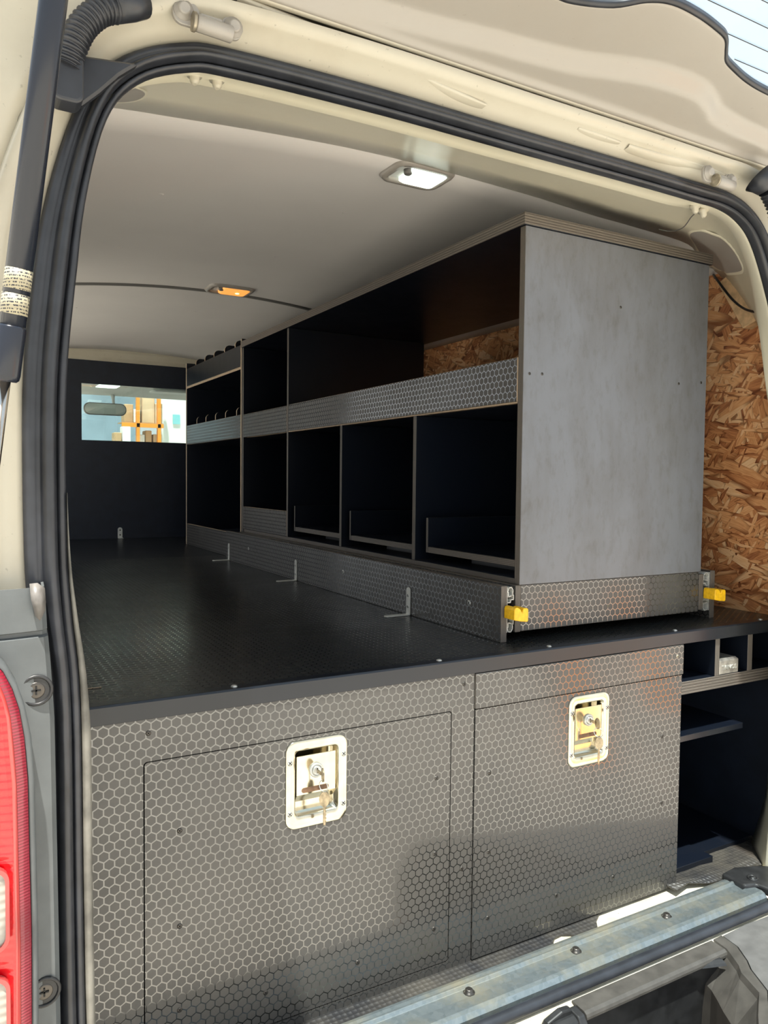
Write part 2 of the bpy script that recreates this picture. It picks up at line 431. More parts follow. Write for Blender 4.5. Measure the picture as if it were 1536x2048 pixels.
# aperture path (x, z): left side up, over the top, right side down, along the sill
AP = [(.130, -.585), (.122, -.40), (.119, -.20), (.117, .05), (.108, .16), (.103, .245), (.103, .43), (.112, .55), (.129, .675), (.161, .79), (.205, .848), (.272, .882), (.34, .892),
      (.568, .898), (.808, .898), (1.105, .899), (1.269, .898), (1.345, .897), (1.405, .883), (1.455, .850), (1.500, .785),
      (1.552, .68), (1.605, .55), (1.65, .43), (1.69, .245), (1.70, .05), (1.69, -.2), (1.68, -.45), (1.67, -.585)]
NA = len(AP)
def sm_path(P, n=5):
    return [(v.x, v.y) for v in crom([(a, b, 0) for a, b in P], n)]
APs = sm_path(AP)
CEN = Vector((.815, .15))
def normals(P):
    out = []
    for i in range(len(P)):
        a = Vector(P[max(i-1, 0)]); b = Vector(P[min(i+1, len(P)-1)]); d = (b-a).normalized()
        out.append(Vector((-d.y, d.x)))
    return out
NRM = normals(APs)
SCL = [1-.38*max(0, min(1, (p[1]-.60)/.26)) for p in APs]
def off(o, y): return [(p[0]+n.x*o*k, y, p[1]+n.y*o*k) for p, n, k in zip(APs, NRM, SCL)]
# interior ring where frame meets the lining
C_key = [(-.08, .10, -.60), (-.08, .10, -.40), (-.08, .10, -.2), (-.08, .10, .05), (-.08, .10, .18), (-.08, .10, .28), (-.08, .10, .48), (-.08, .11, .62), (-.07, .13, .76), (-.02, .18, .88), (.06, .22, .935), (.17, .24, .958), (.30, .25, .978),
         (.56, .255, 1.0), (.82, .26, 1.012), (1.16, .25, 1.0), (1.36, .235, .982), (1.48, .21, .966), (1.62, .165, .935), (1.76, .235, .928), (1.825, .215, .888),
         (1.83, .11, .745), (1.83, .08, .63), (1.83, .05, .46), (1.83, .035, .25), (1.83, .03, .05), (1.83, .03, -.2), (1.82, .04, -.45), (1.78, .05, -.588)]
Cs = [tuple(v) for v in crom(C_key, 5)]
def lerp3(a, b, t): return tuple(a[i]*(1-t)+b[i]*t for i in range(3))
rA = off(-.016, -.135); rA2 = off(-.010, -.118)
def offc(o, y, extra):
    out = []
    for p, n, k in zip(APs, NRM, SCL):
        e = extra*math.exp(-((p[0]-1.49)/.10)**2)*(1 if p[1] > .5 else 0)
        out.append((p[0]+n.x*(o*k+e), y, p[1]+n.y*(o*k+e)))
    return out
rB = offc(.012, -.070, .030); rB1 = offc(.008, -.060, .045); rB2 = offc(.018, -.050, .055)
rM = [lerp3(a, b, .5) for a, b in zip(rB2, Cs)]
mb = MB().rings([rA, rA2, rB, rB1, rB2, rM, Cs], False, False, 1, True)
# outer side: from the seal to the body skin
def outer(o, y, left=None):
    R = off(o, y)
    return R
O1 = off(.020, -.143); O2 = off(.034, -.150)
O3 = off(.060, -.180); O4 = off(.078, -.200); O5 = off(.085, -.192)
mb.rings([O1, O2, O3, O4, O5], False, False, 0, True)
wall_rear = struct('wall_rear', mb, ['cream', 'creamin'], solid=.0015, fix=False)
# body skin wrapping the rear corners
mb = MB()
rows = []
for z, xi in ((-.60, .030), (-.3, .030), (0, .030), (.2, .028), (.3, .028), (.5, .030), (.65, .048), (.74, .072), (.80, .10), (.84, .125), (.88, .165), (.92, .23), (.955, .33)):
    rows.append([(xi, -.1935, z), (xi-.02, -.1965, z), (-.03, -.19, z), (-.085, -.15, z), (-.10, .05, z), (-.105, .6, z), (-.105, 1.45, z)])
mb.grid(rows)
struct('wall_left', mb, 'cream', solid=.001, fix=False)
mb = MB()
rows = []
for z in [-.60, -.3, 0, .2, .5, .7, .85, .96]:
    rows.append([(1.745, -.198, z), (1.79, -.19, z), (1.84, -.14, z), (1.88, -.02, z), (1.90, .10, z), (1.905, .6, z), (1.905, 4.6, z)])
mb.grid(rows)
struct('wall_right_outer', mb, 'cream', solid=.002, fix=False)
# gutter and roof skin
mb = MB()
rows = []
for x in [-.06, .1, .3, .6, .9, 1.2, 1.5, 1.7, 1.83]:
    e = min(1, abs(x-.86)/1.0)**6*.16
    rows.append([(x, -.20, .972-e*.5), (x, -.185, .995-e*.5), (x, -.10, 1.045-e), (x, .3, 1.085-e), (x, 4.6, 1.09-e)])
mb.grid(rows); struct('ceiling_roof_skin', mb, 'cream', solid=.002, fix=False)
# raised pressings on the rear header
for pts, w in (([(.33, .955), (.42, .950), (.50, .945), (.60, .936)], .008), ([(.625, .934), (.68, .930), (.74, .925)], .006),
               ([(.93, .932), (.98, .932), (1.03, .930)], .006), ([(1.05, .930), (1.12, .931), (1.22, .934), (1.33, .930)], .009)):
    c = crom([(x, -.186+(.955-z)*.6, z) for x, z in pts], 5); n = len(c); mb = MB()
    R = []
    for i, p in enumerate(c):
        t = i/(n-1); ww = w*(.35+.65*sin(pi*min(1, max(0, t*.9+.1))))
        R.append([p+Vector((0, .010, ww)), p+Vector((0, -.002, ww*.6)), p+Vector((0, -.004, 0)), p+Vector((0, -.001, -ww*.6)), p+Vector((0, .012, -ww))])
    mb.rings(R, False, False); build('pressed_rib', mb, 'cream', wall_rear, fix=False)
# small painted bolts under the header
for x, z in ((.302, .886), (.334, .888), (1.335, .892), (1.36, .888)):
    build('header_bolt', MB().lathe((x, -.085, z+.012), (0, -.12, -1), [(.011, 0), (.011, .006), (.007, .008), (.0065, .014), (.003, .018)], 12), 'cream', wall_rear)
# recess plates (grey lined access holes) in the corners, lying on the curved pillar
for pts in ([(1.549, .103, .931), (1.536, .062, .925), (1.553, .038, .912), (1.566, .020, .898), (1.582, .001, .867), (1.598, -.008, .833), (1.630, .022, .834), (1.700, .110, .860), (1.758, .159, .882), (1.775, .203, .907), (1.70, .185, .922), (1.63, .151, .930)],
            [(.190, .050, .898), (.228, .040, .913), (.250, .032, .912), (.272, .080, .930), (.272, .139, .945), (.249, .183, .954), (.20, .15, .935)]):
    tc = Vector((0, -1.168, .3355)); P3 = [Vector(q)+(tc-Vector(q)).normalized()*.006 for q in pts]
    c = crom(P3, 4, True); n = len(c); cc = sum(c, Vector())/n
    R = [[p+(p-cc)*.10+(p-tc).normalized()*.004 for p in c], [p+(p-cc)*.03 for p in c], [p-(p-cc)*.03+(p-tc).normalized()*.003 for p in c]]
    mb = MB().rings(R, True, False, 0, True); mb.add(R[-1]+[cc+(cc-tc).normalized()*.003], [(k, (k+1) % n, n) for k in range(n)], 1, True)
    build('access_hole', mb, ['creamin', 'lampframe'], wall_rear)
# headliner
mb = MB(); rows = []
ys = [None, .35, .6, 1, 1.4, 1.8, 2.4, 3.0, 3.22]
xs = [-.10+1.94*i/40 for i in range(41)]
def edge_y(x):
    best = min(Cs[30:112], key=lambda p: abs(p[0]-x)); return best[1]-.006
for y in ys:
    rows.append([(x, edge_y(x) if y is None else y, headz(x) if y is not None else headz(x)-.002) for x in xs])
mb.grid(rows); ceil = struct('ceiling', mb, 'headliner', solid=.004, fix=False)
rows = []
for dy, dz in ((-.012, .004), (-.007, -.006), (.004, -.009), (.015, -.004), (.020, .004)):
    rows.append([(x, 1.60+dy+.10*((x-.86)/.6)**2*.5, headz(x)+dz) for x in xs])
struct('trim_1', MB().grid(rows), 'greytrim', fix=False)
for x, y in ((.433, 1.156), (.88, 1.077), (.886, .619), (.434, .676), (.881, 1.982), (.433, 2.071), (.879, 2.385)):
    z = headz(x)
    build('trim_clip', MB().lathe((x, y, z), (0, 0, -1), [(.009, 0), (.009, .0015), (.005, .003)], 12), 'headliner', ceil)
# bulkhead with its window opening, cream strip above
WX0, WX1, WZ0, WZ1 = .614, 1.30, .530, .831
mb = MB()
for x0, x1, z0, z1 in ((-.10, WX0, -.60, .965), (WX1, 1.86, -.60, .965), (WX0, WX1, -.60, WZ0), (WX0, WX1, WZ1, .965)):
    mb.box(x0, x1, 3.2, 3.212, z0, z1)
struct('wall_front', mb, 'blackin')
struct('trim_2', MB().prism([(3.165, 1.02), (3.165, 1.0), (3.178, .972), (3.196, .955), (3.21, .955), (3.21, 1.02)], 0, -.08, 1.84, smooth=False), 'cream')
struct('window_1', MB().box(WX0, WX1, 3.205, 3.207, WZ0, WZ1), 'glass')
# right wall: strand board above the deck, black board below
mb = MB().prism([(.035, -.01), (.035, .46), (.060, .60), (.100, .745), (.150, .845), (.21, .90), (.264, .915), (3.2, .915), (3.2, -.01)], 0, 1.828, 1.838)
wall_r = struct('wall_right', mb, 'osb')
struct('wall_right_lower', MB().box(1.826, 1.838, .04, 3.2, -.60, -.012), 'blackin')
# left inner wall with an unseen open side doorway, widened to light the ceiling
mb = MB()
for y0, y1, z0, z1 in ((.10, 1.45, -.6, .93), (3.10, 3.2, -.6, .93), (1.45, 3.10, .88, .93)):
    mb.box(-.092, -.082, y0, y1, z0, z1)
struct('wall_left_inner', mb, 'blackin')
# floor
floor = struct('floor', MB().box(-.08, 1.84, -.06, 3.2, -.615, -.592), 'creamdirty')
struct('floor_cab', MB().box(-.08, 1.84, 3.2, 5.2, -.615, -.592), 'blackin')
# cab: lining, windscreen, dashboard
rows = [[(x, y, z) for x in (-.08, .5, 1.0, 1.5, 1.84)] for y, z in ((3.22, .99), (3.5, .98), (4.0, .955), (4.3, .915), (4.36, .890), (4.40, .893), (4.40, .93))]
struct('ceiling_cab', MB().grid(rows), 'cabgrey', solid=.003, fix=False)
struct('window_3', MB().grid([[(x, 4.38, .91) for x in (-.08, 1.84)], [(x, 4.95, .10) for x in (-.08, 1.84)]]), 'glass', solid=.003, fix=False)
struct('trim_3', MB().box(-.08, 1.84, 4.55, 4.97, -.6, .10), 'blackplastic')

# ================================================================== door seal
def seal_rings(prof):
    return [[(p[0]+n.x*o*k, y, p[1]+n.y*o*k) for o, y in prof] for p, n, k in zip(APs, NRM, SCL)]
seal = empty('door_seal', (.815, -.15, -.59), 'black rubber weatherstrip running all round the rear door opening', 'door seal')
pr = [(-.010, -.135), (-.012, -.150), (-.009, -.160), (-.003, -.165), (.003, -.161), (.006, -.153), (.008, -.150), (.012, -.153), (.022, -.154), (.026, -.149), (.026, -.140), (0, -.132)]
build('outer_bulb', MB().rings(seal_rings(pr), True, True), 'rubber', seal)
pr2 = [(-.011, -.134), (-.0125, -.147), (-.017, -.151), (-.023, -.146), (-.024, -.134), (-.019, -.128)]
build('inner_lip', MB().rings(seal_rings(pr2), True, True), 'rubber', seal)
# dusty lower left inner strip
k0 = [i for i, p in enumerate(APs) if p[0] < .3 and p[1] < .34]
def tf(z): return max(0.02, min(1, (.34-z)/.34))
R = [[(APs[i][0]+NRM[i].x*(-.0235+(o+.0235)*tf(APs[i][1])), y, APs[i][1]+NRM[i].y*(-.0235+(o+.0235)*tf(APs[i][1]))) for o, y in [(-.0235, -.128), (-.025, -.148), (-.030, -.150), (-.036, -.140), (-.036, -.122)]] for i in k0]
tag(build('dusty_lip', MB().rings(R, True, True), 'dusty', seal), 'pale dusty inner lip of the seal, lower left')
# bottom run over the sill
n = 24; path = [(.13+(1.78-.13)*i/n, -.1535, -.5850) for i in range(n+1)]
build('sill_bulb', MB().tube([(x, y, z-.004) for x, y, z in path], .0112, 12), 'rubber', seal)
build('sill_flange', MB().prism([(-.150, -.588), (-.147, -.604), (-.1405, -.604), (-.1405, -.586)], 0, .13, 1.78), 'blackplastic', seal)
# body sheet below the sill
mb = MB().grid([[(.13, y, z), (.9, y, z), (1.62, y, z), (1.86, y, z)] for y, z in ((-.12, -.600), (-.163, -.602), (-.171, -.606), (-.174, -.66), (-.171, -.80))])
struct('trim_4', mb, 'creamdirty', solid=.0015, fix=False)

# ================================================================== floor coverings and sill plate
mat1 = build('floor_mat', MB().prism([(.08, -.048), (1.035, -.048), (1.042, -.030), (1.056, -.020), (1.075, -.018), (1.092, -.026), (1.100, -.048), (1.150, -.046), (1.175, -.015), (1.205, .004), (1.285, .022), (1.285, .2), (.08, .2)], 2, -.592, -.587), 'mat')
tag(mat1, 'black dimpled rubber floor mat in front of the two locked doors', 'mat')
mb = MB(); rows = []
for j in range(5):
    row = []
    for i in range(9):
        x = 1.405+.05*i; y = -.030+.035*j; z = -.586+.010*max(0, 1-i/4.0)*max(0, 1-j/3.0)+.002*sin(i*2.1+j)
        if j == 0: y += .012*sin(i*1.7)
        row.append((x, y, z))
    rows.append(row)
mat2 = build('floor_mat', mb.grid(rows), 'mat', solid=.004, fix=False)
tag(mat2, 'torn curled corner of rubber mat under the open shelves', 'mat')
sill = empty('sill_plate', (.8, -.085, -.59), 'galvanised steel sill plate with a folded edge along the van doorway', 'sill plate')
prof = [(-.044, -.590), (-.044, -.579), (-.052, -.577), (-.060, -.578), (-.064, -.5735), (-.068, -.5735), (-.072, -.579), (-.094, -.581), (-.0955, -.5765), (-.120, -.5755), (-.127, -.578), (-.1335, -.585), (-.135, -.596), (-.1, -.596)]
build('plate', MB().prism(prof, 0, .15, 1.575), 'galv', sill, .0006)
for x, y in ((.56, -.082), (.799, -.081), (1.054, -.082), (1.308, -.084)):
    s_ = build('screw', MB().lathe((x, y, -.5805), (0, 0, 1), [(.011, 0), (.011, .0012), (.0075, .002), (.0070, .006), (.005, .0075), (.0025, .0068)], 14), 'screw', sill)
endc = build('end_cap', MB().prism([(1.548, -.036), (1.60, -.030), (1.665, -.055), (1.74, -.12), (1.74, -.145), (1.590, -.145), (1.578, -.105), (1.548, -.096)], 2, -.590, -.568), 'blackplastic', sill, .006, 3)
build('screw', MB().lathe((1.592, -.085, -.569), (0, 0, 1), [(.013, 0), (.012, .003), (.009, .0035), (.009, .0015), (.006, .0015), (.006, .004), (.003, .0045)], 16), 'blackplastic', endc)

# ================================================================== bumper and latch gear under the sill
bump = empty('bumper', (1.3, -.3, -1.05), 'grey and black plastic rear step bumper under the sill', 'bumper')
mb = MB()
# recessed dark step: lofted along x, narrowing at the right corner
def brow(x, ins):
    return [(x, -.176-ins*.3, -.606-ins*.05), (x, -.190-ins, -.607), (x, -.198-ins, -.610), (x, -.200-ins, -.612), (x, -.188-ins*.5, -.622), (x, -.182, -.76), (x, -.19, -.80), (x, -.205, -.86), (x, -.24, -.90)]
build('step_well', mb.rings([brow(.90, 0), brow(1.14, 0), brow(1.26, .0), brow(1.32, .02)], False, False, 0, False), 'blackplastic', bump, solid=.004, fix=False)
# ledge strip above the well, worn
R = [[(x, -.166, -.6005), (x, -.1965, -.6010), (x, -.2015, -.6035), (x, -.2030, -.607), (x, -.2030, -.611)] for x in (.965, 1.05, 1.14, 1.25, 1.345)]
build('ledge', MB().rings(R, False, False, 0, False), 'bumper', bump, solid=.004, fix=False)
# right corner block: top face + sloping inner side
e1 = [(1.355, -.165), (1.350, -.200), (1.325, -.244), (1.309, -.262), (1.286, -.315), (1.23, -.352), (1.165, -.40), (1.02, -.48)]
e2 = [(1.310, -.185), (1.300, -.215), (1.285, -.240), (1.268, -.265), (1.245, -.305), (1.19, -.345), (1.12, -.40), (.98, -.48)]
top = [(1.378, -.165), (1.372, -.205), (1.348, -.244), (1.330, -.265), (1.300, -.320), (1.245, -.36), (1.19, -.40), (1.05, -.48)]
mb = MB()
mb.rings([[(x, y, -.600) for x, y in top], [(x, y, -.601) for x, y in e1], [(x-.004, y, -.612) for x, y in e1], [(x-.008, y+.004, -.66) for x, y in e2], [(x-.01, y+.006, -.82) for x, y in e2]], False, False, 0, False)
build('corner_rim', mb, 'bumper', bump, solid=.004, fix=False)
out = [(1.90, -.165), (1.90, -.205), (1.88, -.244), (1.86, -.30), (1.82, -.34), (1.66, -.38), (1.45, -.42), (1.10, -.50)]
top2 = [(x+.003, y-.001) for x, y in top]
mb = MB().rings([[(x+.001, y, -.62) for x, y in top2], [(x+.002, y, -.601) for x, y in top2], [(x*.86+ox*.14, y*.86+oy*.14, -.5985) for (x, y), (ox, oy) in zip(top2, out)], [(x*.4+ox*.6, y*.4+oy*.6, -.606) for (x, y), (ox, oy) in zip(top2, out)], [(x, y, -.64) for x, y in out], [(x, y, -1.0) for x, y in out]], False, False, 0, False)
build('corner_cover', mb, 'bumperlight', bump, solid=.004, fix=False)
build('well_end_wall', MB().prism([(-.175, -.60), (-.20, -.602), (-.212, -.62), (-.205, -.68), (-.20, -.80), (-.165, -.80)], 0, .948, .965), 'blackplastic', bump, .003, 2)
build('well_flange', MB().prism([(.885, -.615), (.893, -.604), (.925, -.594), (.948, -.596), (.948, -.80), (.885, -.80)], 1, -.186, -.172), 'blackplastic', bump, .003, 2)
build('screw', MB().lathe((.912, -.186, -.628), (0, -1, 0), [(.014, 0), (.014, .003), (.011, .003), (.010, .0005), (.006, .0005), (.005, .002)], 18), 'screw', bump)
lat = empty('striker_bracket', (.84, -.19, -.62), 'rusty steel striker bracket bolted below the sill plate', 'bracket')
build('base_plate', MB().prism([(.760, -.650), (.765, -.625), (.80, -.612), (.855, -.606), (.878, -.608), (.884, -.618), (.876, -.645)], 1, -.190, -.175), 'creamdirty', lat, .002)
build('arm', MB().prism([(-.186, -.604), (-.230, -.618), (-.255, -.640), (-.25, -.648), (-.222, -.628), (-.186, -.620)], 0, .815, .862), 'rust_reflect', lat, .002)
build('bolt', MB().lathe((.868, -.186, -.618), (0, -1, 0), [(.014, 0), (.014, .003), (.009, .0035), (.009, .011), (.007, .013)], 6, 0, False), 'bolt', lat)
build('bolt', MB().lathe((.79, -.186, -.628), (0, -1, 0), [(.014, 0), (.014, .003), (.009, .0035), (.009, .011), (.007, .013)], 6, 0, False), 'bolt', lat)

# ================================================================== left corner: grey trim, tail light
trim = empty('corner_trim', (.03, -.2, -.62), 'grey plastic corner trim beside the tail light, left of the doorway', 'body trim')
R = []
for z, dx in ((-.62, .006), (-.30, .002), (-.12, 0), (.05, -.002), (.12, -.006), (.148, -.008), (.150, -.009), (.156, -.009), (.158, -.009), (.200, -.011), (.207, -.012)):
    g = .006 if .149 < z < .157 else 0
    R.append([(.108+dx, -.155, z), (.105+dx, -.196+g, z), (.100+dx, -.203+g, z), (.070+dx, -.209+g, z), (.03+dx, -.215+g, z), (-.03, -.205+g, z), (-.09, -.15, z)])
build('panel', MB().rings(R, False, False, 0, False), 'greyplastic', trim, solid=.003, fix=False)
for z, x in ((.088, .084), (-.272, .090)):
    build('screw_recess', MB().torus((x, -.2072, z), (0, 1, 0), .0165, .0022, 20, 8).lathe((x, -.2062, z), (0, -1, 0), [(.0165, 0), (.0165, .001)], 20), 'blackplastic', trim)
    build('screw', MB().lathe((x, -.205, z), (0, -1, 0), [(.010, 0), (.010, .002), (.0085, .003), (.005, .0025)], 16), 'screw', trim)
    build('screw_cross', MB().box(x-.005, x+.005, -.2088, -.2070, z-.0009, z+.0009).box(x-.0009, x+.0009, -.2088, -.2070, z-.005, z+.005), 'darkhole', trim)
tapeo = build('tape_patch', MB().grid([[(.078, -.2065, .212), (.086, -.2095, .213), (.094, -.2050, .206)], [(.079, -.2125, .195), (.087, -.2145, .194), (.095, -.2070, .190)], [(.083, -.2125, .176), (.088, -.2150, .170), (.094, -.2080, .180)]]), 'tape', solid=.0008, fix=False)
tag(tapeo, 'scrap of grey tape stuck on top corner of the plastic trim', 'tape')
tl = empty('tail_light', (-.01, -.25, -.5), 'red tail light with two clear windows, left of the doorway', 'tail light')
def tl_out(o):
    pts = [(.062+o, -.60), (.070+o, -.40), (.074+o, -.279), (.0745+o, -.18), (.073+o, -.079), (.072+o, 0.0), (.069+o, .045), (.064+o*.8, .078+o*.3), (.057+o*.6, .102+o*.6), (.048+o*.3, .122+o), (.035, .138+o), (.01, .152+o), (-.03, .158+o), (-.09, .158+o)]
    return pts
def tl_ring(o, y): return [(x, y+max(0, -x)*.5, z) for x, z in tl_out(o)]
build('housing', MB().rings([tl_ring(.006, -.205), tl_ring(.006, -.238), tl_ring(.0, -.242)], False, False), 'greyplastic', tl, solid=.002, fix=False)
build('rim_lens', MB().rings([tl_ring(.0, -.236), tl_ring(-.001, -.247), tl_ring(-.012, -.252)], False, False), 'redrim', tl, fix=False)
build('pale_band', MB().rings([tl_ring(-.012, -.2515), tl_ring(-.013, -.254), tl_ring(-.017, -.256)], False, False), 'redpale', tl, fix=False)
ins = tl_ring(-.017, -.2555)
mb = MB().add(ins+[(-.09, -.21, -.6)], [tuple(range(len(ins)+1))]); build('red_lens', mb, 'redlens', tl)
for zc, hh in ((-.134, .094), (-.275, .135)):
    o_ = rrect(.005, zc, .092, hh, .016); i_ = rrect(.005, zc, .084, hh-.008, .013)
    build('clear_lens', MB().frame(o_, i_, 1, -.262, -.254, 0).prism(i_, 1, -.259, -.256, 1), ['redpale', 'clearlens'], tl)
for k in range(9):
    z = .088-.020*k
    build('reflector_step', MB().prism([(-.2555, z), (-.2605, z-.004), (-.2555, z-.016)], 0, -.05, .036), 'redlens', tl)

# ================================================================== gas strut, cable boots
def vlerp(a, b, t): return Vector(a)*(1-t)+Vector(b)*t
SB = Vector((.053, -.398, .493)); ST = Vector((.082, -.436, .743)); sd = (ST-SB).normalized()
SB0 = SB-sd*.035
st = empty('gas_strut', tuple(SB-sd*.35), 'black gas strut with bright rod holding up the tailgate, far left', 'gas strut')
build('cylinder', MB().tube([SB0+sd*.012, ST, ST+sd*.335], .0115, 28), 'strut', st)
build('collar', MB().lathe(SB0-sd*.038, sd, [(.0095, 0), (.0115, .002), (.0122, .006), (.0122, .048), (.0116, .050)], 28), 'strut', st)
build('rod', MB().tube([SB0-sd*.42, SB0-sd*.03], .0048, 20), 'rod', st)
build('sticker', MB().lathe(SB0+sd*.022, sd, [(.01165, 0), (.01165, .018)], 28), 'sticker', st)
build('sticker', MB().lathe(SB0+sd*.044, sd, [(.01165, 0), (.01165, .018)], 28), 'sticker', st)
build('ball_end', MB().lathe(ST+sd*.325, sd, [(.008, 0), (.009, .01), (.006, .03), (.004, .045)], 16), 'zinc', st)
def boot(name, pts, r, label, n_rib):
    P = crom(pts, 14); L = [0]
    for a, b in zip(P, P[1:]): L.append(L[-1]+(b-a).length)
    Q = []; rr = []; N = n_rib*6
    for i in range(N+1):
        s = L[-1]*i/N; k = next((j for j in range(len(L)-1) if L[j+1] >= s), len(L)-2)
        t = (s-L[k])/max(1e-9, L[k+1]-L[k]); Q.append(P[k].lerp(P[k+1], t)); rr.append(r*(1+.13*cos(2*pi*i/6)))
    e = empty(name, tuple(P[-1]), label, 'cable boot')
    build('ribbed_hose', MB().tube(Q, rr, 18), 'rubber', e)
    return e
b1 = boot('cable_boot', [(.170, -.222, .873), (.155, -.225, .864), (.137, -.226, .843), (.126, -.226, .818), (.120, -.222, .795)], .0145, 'black ribbed rubber cable boot at top left corner of the doorway', 16)
build('end_sleeve', MB().tube([(.204, -.214, .895), (.19, -.218, .886), (.169, -.222, .873)], [.0175, .018, .016], 18), 'rubber', b1)
build('body_grommet', MB().prism(rrect(.1195, .783, .034, .060, .010), 1, -.232, -.200), 'rubber', b1, .004, 3)
tag(build('foam_patch', MB().prism([(.128, .826), (.205, .835), (.182, .815), (.160, .790), (.138, .768), (.128, .80)], 1, -.192, -.176), 'rubber', bevel=.003), 'black sealing foam patch beside the top left cable boot', 'foam patch')
b2 = boot('cable_boot', [(1.382, -.215, .902), (1.408, -.213, .880), (1.425, -.211, .848), (1.436, -.205, .812)], .016, 'black ribbed rubber cable boot at top right corner of the doorway', 12)
build('end_sleeve', MB().tube([(1.366, -.205, .925), (1.372, -.213, .914), (1.380, -.215, .903)], [.030, .025, .019], 18), 'rubber', b2)

# ================================================================== tailgate (open, above)
TG = empty('tailgate', (.82, -.2, .97), 'open tailgate raised above the doorway with a curved rear window', 'tailgate')
tu = Vector((0, -1, .35)).normalized(); tn = Vector((0, .35, 1)).normalized()    # tu away from the hinge, tn up (outward)
def T(x, s, h=0): return Vector((x, -.2, .970))+tu*s+tn*h
def s_of(y): return (-.2-y)/(-tu.y)
gk = [(.25, .115), (.45, .115), (.60, .117), (.741, .121), (.786, .123), (.85, .140), (.893, .165), (.934, .176), (.991, .175), (1.044, .168), (1.072, .161), (1.093, .145), (1.112, .131), (1.14, .123), (1.191, .113), (1.248, .108), (1.34, .106), (1.42, .112), (1.455, .14), (1.46, .20)]
gk = [(a, b) for a, b in gk]
gl = [(v.x, v.y) for v in crom([(a, b, 0) for a, b in gk], 5)]
crease = [(-.2, .010), (.36, .006), (.488, .012), (.605, .020), (.70, .030), (.78, .036), (.864, .045), (.94, .060), (1.00, .070), (1.06, .074), (1.116, .072), (1.16, .058), (1.191, .044), (1.264, .034), (1.362, .030), (1.6, .028)]
def interp(P, x):
    if x <= P[0][0]: return P[0][1]
    for (a, b), (c, d) in zip(P, P[1:]):
        if x <= c: t = (x-a)/(c-a+1e-9); t = t*t*(3-2*t) if 0 else t; return b+(d-b)*t
    return P[-1][1]
cr_s = [(v.x, v.y) for v in crom([(a, b, 0) for a, b in crease], 4)]
rows = []
colx = sorted(set([-.02, .1, .2]+[p[0] for p in gl if p[0] < 1.45]+[.3, .4, .5, .55, .65, .7, 1.5, 1.62]))
for x in colx:
    g = interp(gl[:-10], x) if x < 1.44 else .112
    c = interp(cr_s, x); row = []
    for k in range(26):
        s = -.010+(g+.010)*k/25
        t = max(0, min(1, (s-c+.012)/.030)); h = -.004+.016*(t*t*(3-2*t))      # steps up beyond the crease
        if s < .002: h = -.010+(.006)*max(0, (s+.010)/.012)
        row.append(T(x, s, h))
    row.append(T(x, g+.001, .020))
    rows.append(row)
build('inner_panel', MB().grid(rows), 'tailpanel', TG, solid=.002, fix=False)
# bright folded hem along the hinge edge
hp = [T(x, -.012+(.0 if k else 0), -.006) for k, x in enumerate([-.02+.041*i for i in range(41)])]
build('hem', MB().tube(hp, .006, 8), 'cream', TG)
# the rest of the tailgate shell beyond the window
build('side_rail', MB().grid([[T(x, s, .012) for s in (.10, .3, .6, .9)] for x in (1.46, 1.52, 1.62)]), 'tailpanel', TG, solid=.02, fix=False)
build('side_rail', MB().grid([[T(x, s, .012) for s in (.10, .3, .6, .9)] for x in (-.02, .10, .25)]), 'tailpanel', TG, solid=.02, fix=False)
build('lower_panel', MB().grid([[T(x, s, .012) for s in (.80, 1.0, 1.25, 1.5)] for x in (-.02, .5, 1.1, 1.62)]), 'tailpanel', TG, solid=.03, fix=False)
mb = MB().rings([[T(x, s-.0055, .016), T(x, s-.002, .010), T(x, s+.0045, .011), T(x, s+.006, .020)] for x, s in gl], True, True)
build('window_gasket', mb, 'rubber', TG)
gx = [p for p in gl]
mb = MB(); rows = [[T(x, interp(gl[:-10], x) if x < 1.44 else .112, .019), T(x, .45, .022), T(x, .82, .019)] for x in colx if .24 <= x <= 1.46]
build('window_glass', mb.grid(rows), 'rearglass', TG, fix=False)
for k in range(12):
    s = .135+.031*k
    # fine wires follow the width of the glass
    xs0 = .26
    for x0 in (xs0,):
        segs = [x for x in [.26+.03*i for i in range(40)] if (interp(gl[:-10], x) if x < 1.44 else .112) < s-.002]
        if not segs: continue
        lo, run = None, []
        runs = []
        for x in [.26+.03*i for i in range(40)]:
            ok = (interp(gl[:-10], x) if x < 1.44 else .112) < s-.002
            if ok: run.append(x)
            elif run: runs.append(run); run = []
        if run: runs.append(run)
        for r_ in runs:
            if len(r_) > 1: build('heater_wire', MB().tube([T(x, s, .0175) for x in r_], .0007, 5), 'cable', TG)
# hinges
def hinge(cx):
    h = build('hinge', MB().prism(rrect(cx-.024, .913, .034, .030, .012), 1, -.190, -.184).prism(rrect(cx+.034, .911, .026, .026, .010), 1, -.190, -.184).tube([(cx-.014, -.198, .900), (cx+.032, -.198, .898)], .010, 14).box(cx-.008, cx+.020, -.196, -.186, .898, .915), 'tailpanel', TG, .001)
    for x, z in ((cx-.028, .915), (cx+.036, .912)):
        build('bolt', MB().lathe((x, -.190, z), (0, -1, -.1), [(.0125, 0), (.0125, .002), (.0085, .003), (.008, .007), (.006, .009)], 14), 'tailpanel', h)
    build('pin', MB().tube([(cx-.019, -.198, .900), (cx-.015, -.198, .900)], .0115, 14), 'bolt', h)
hinge(.287); hinge(1.268)

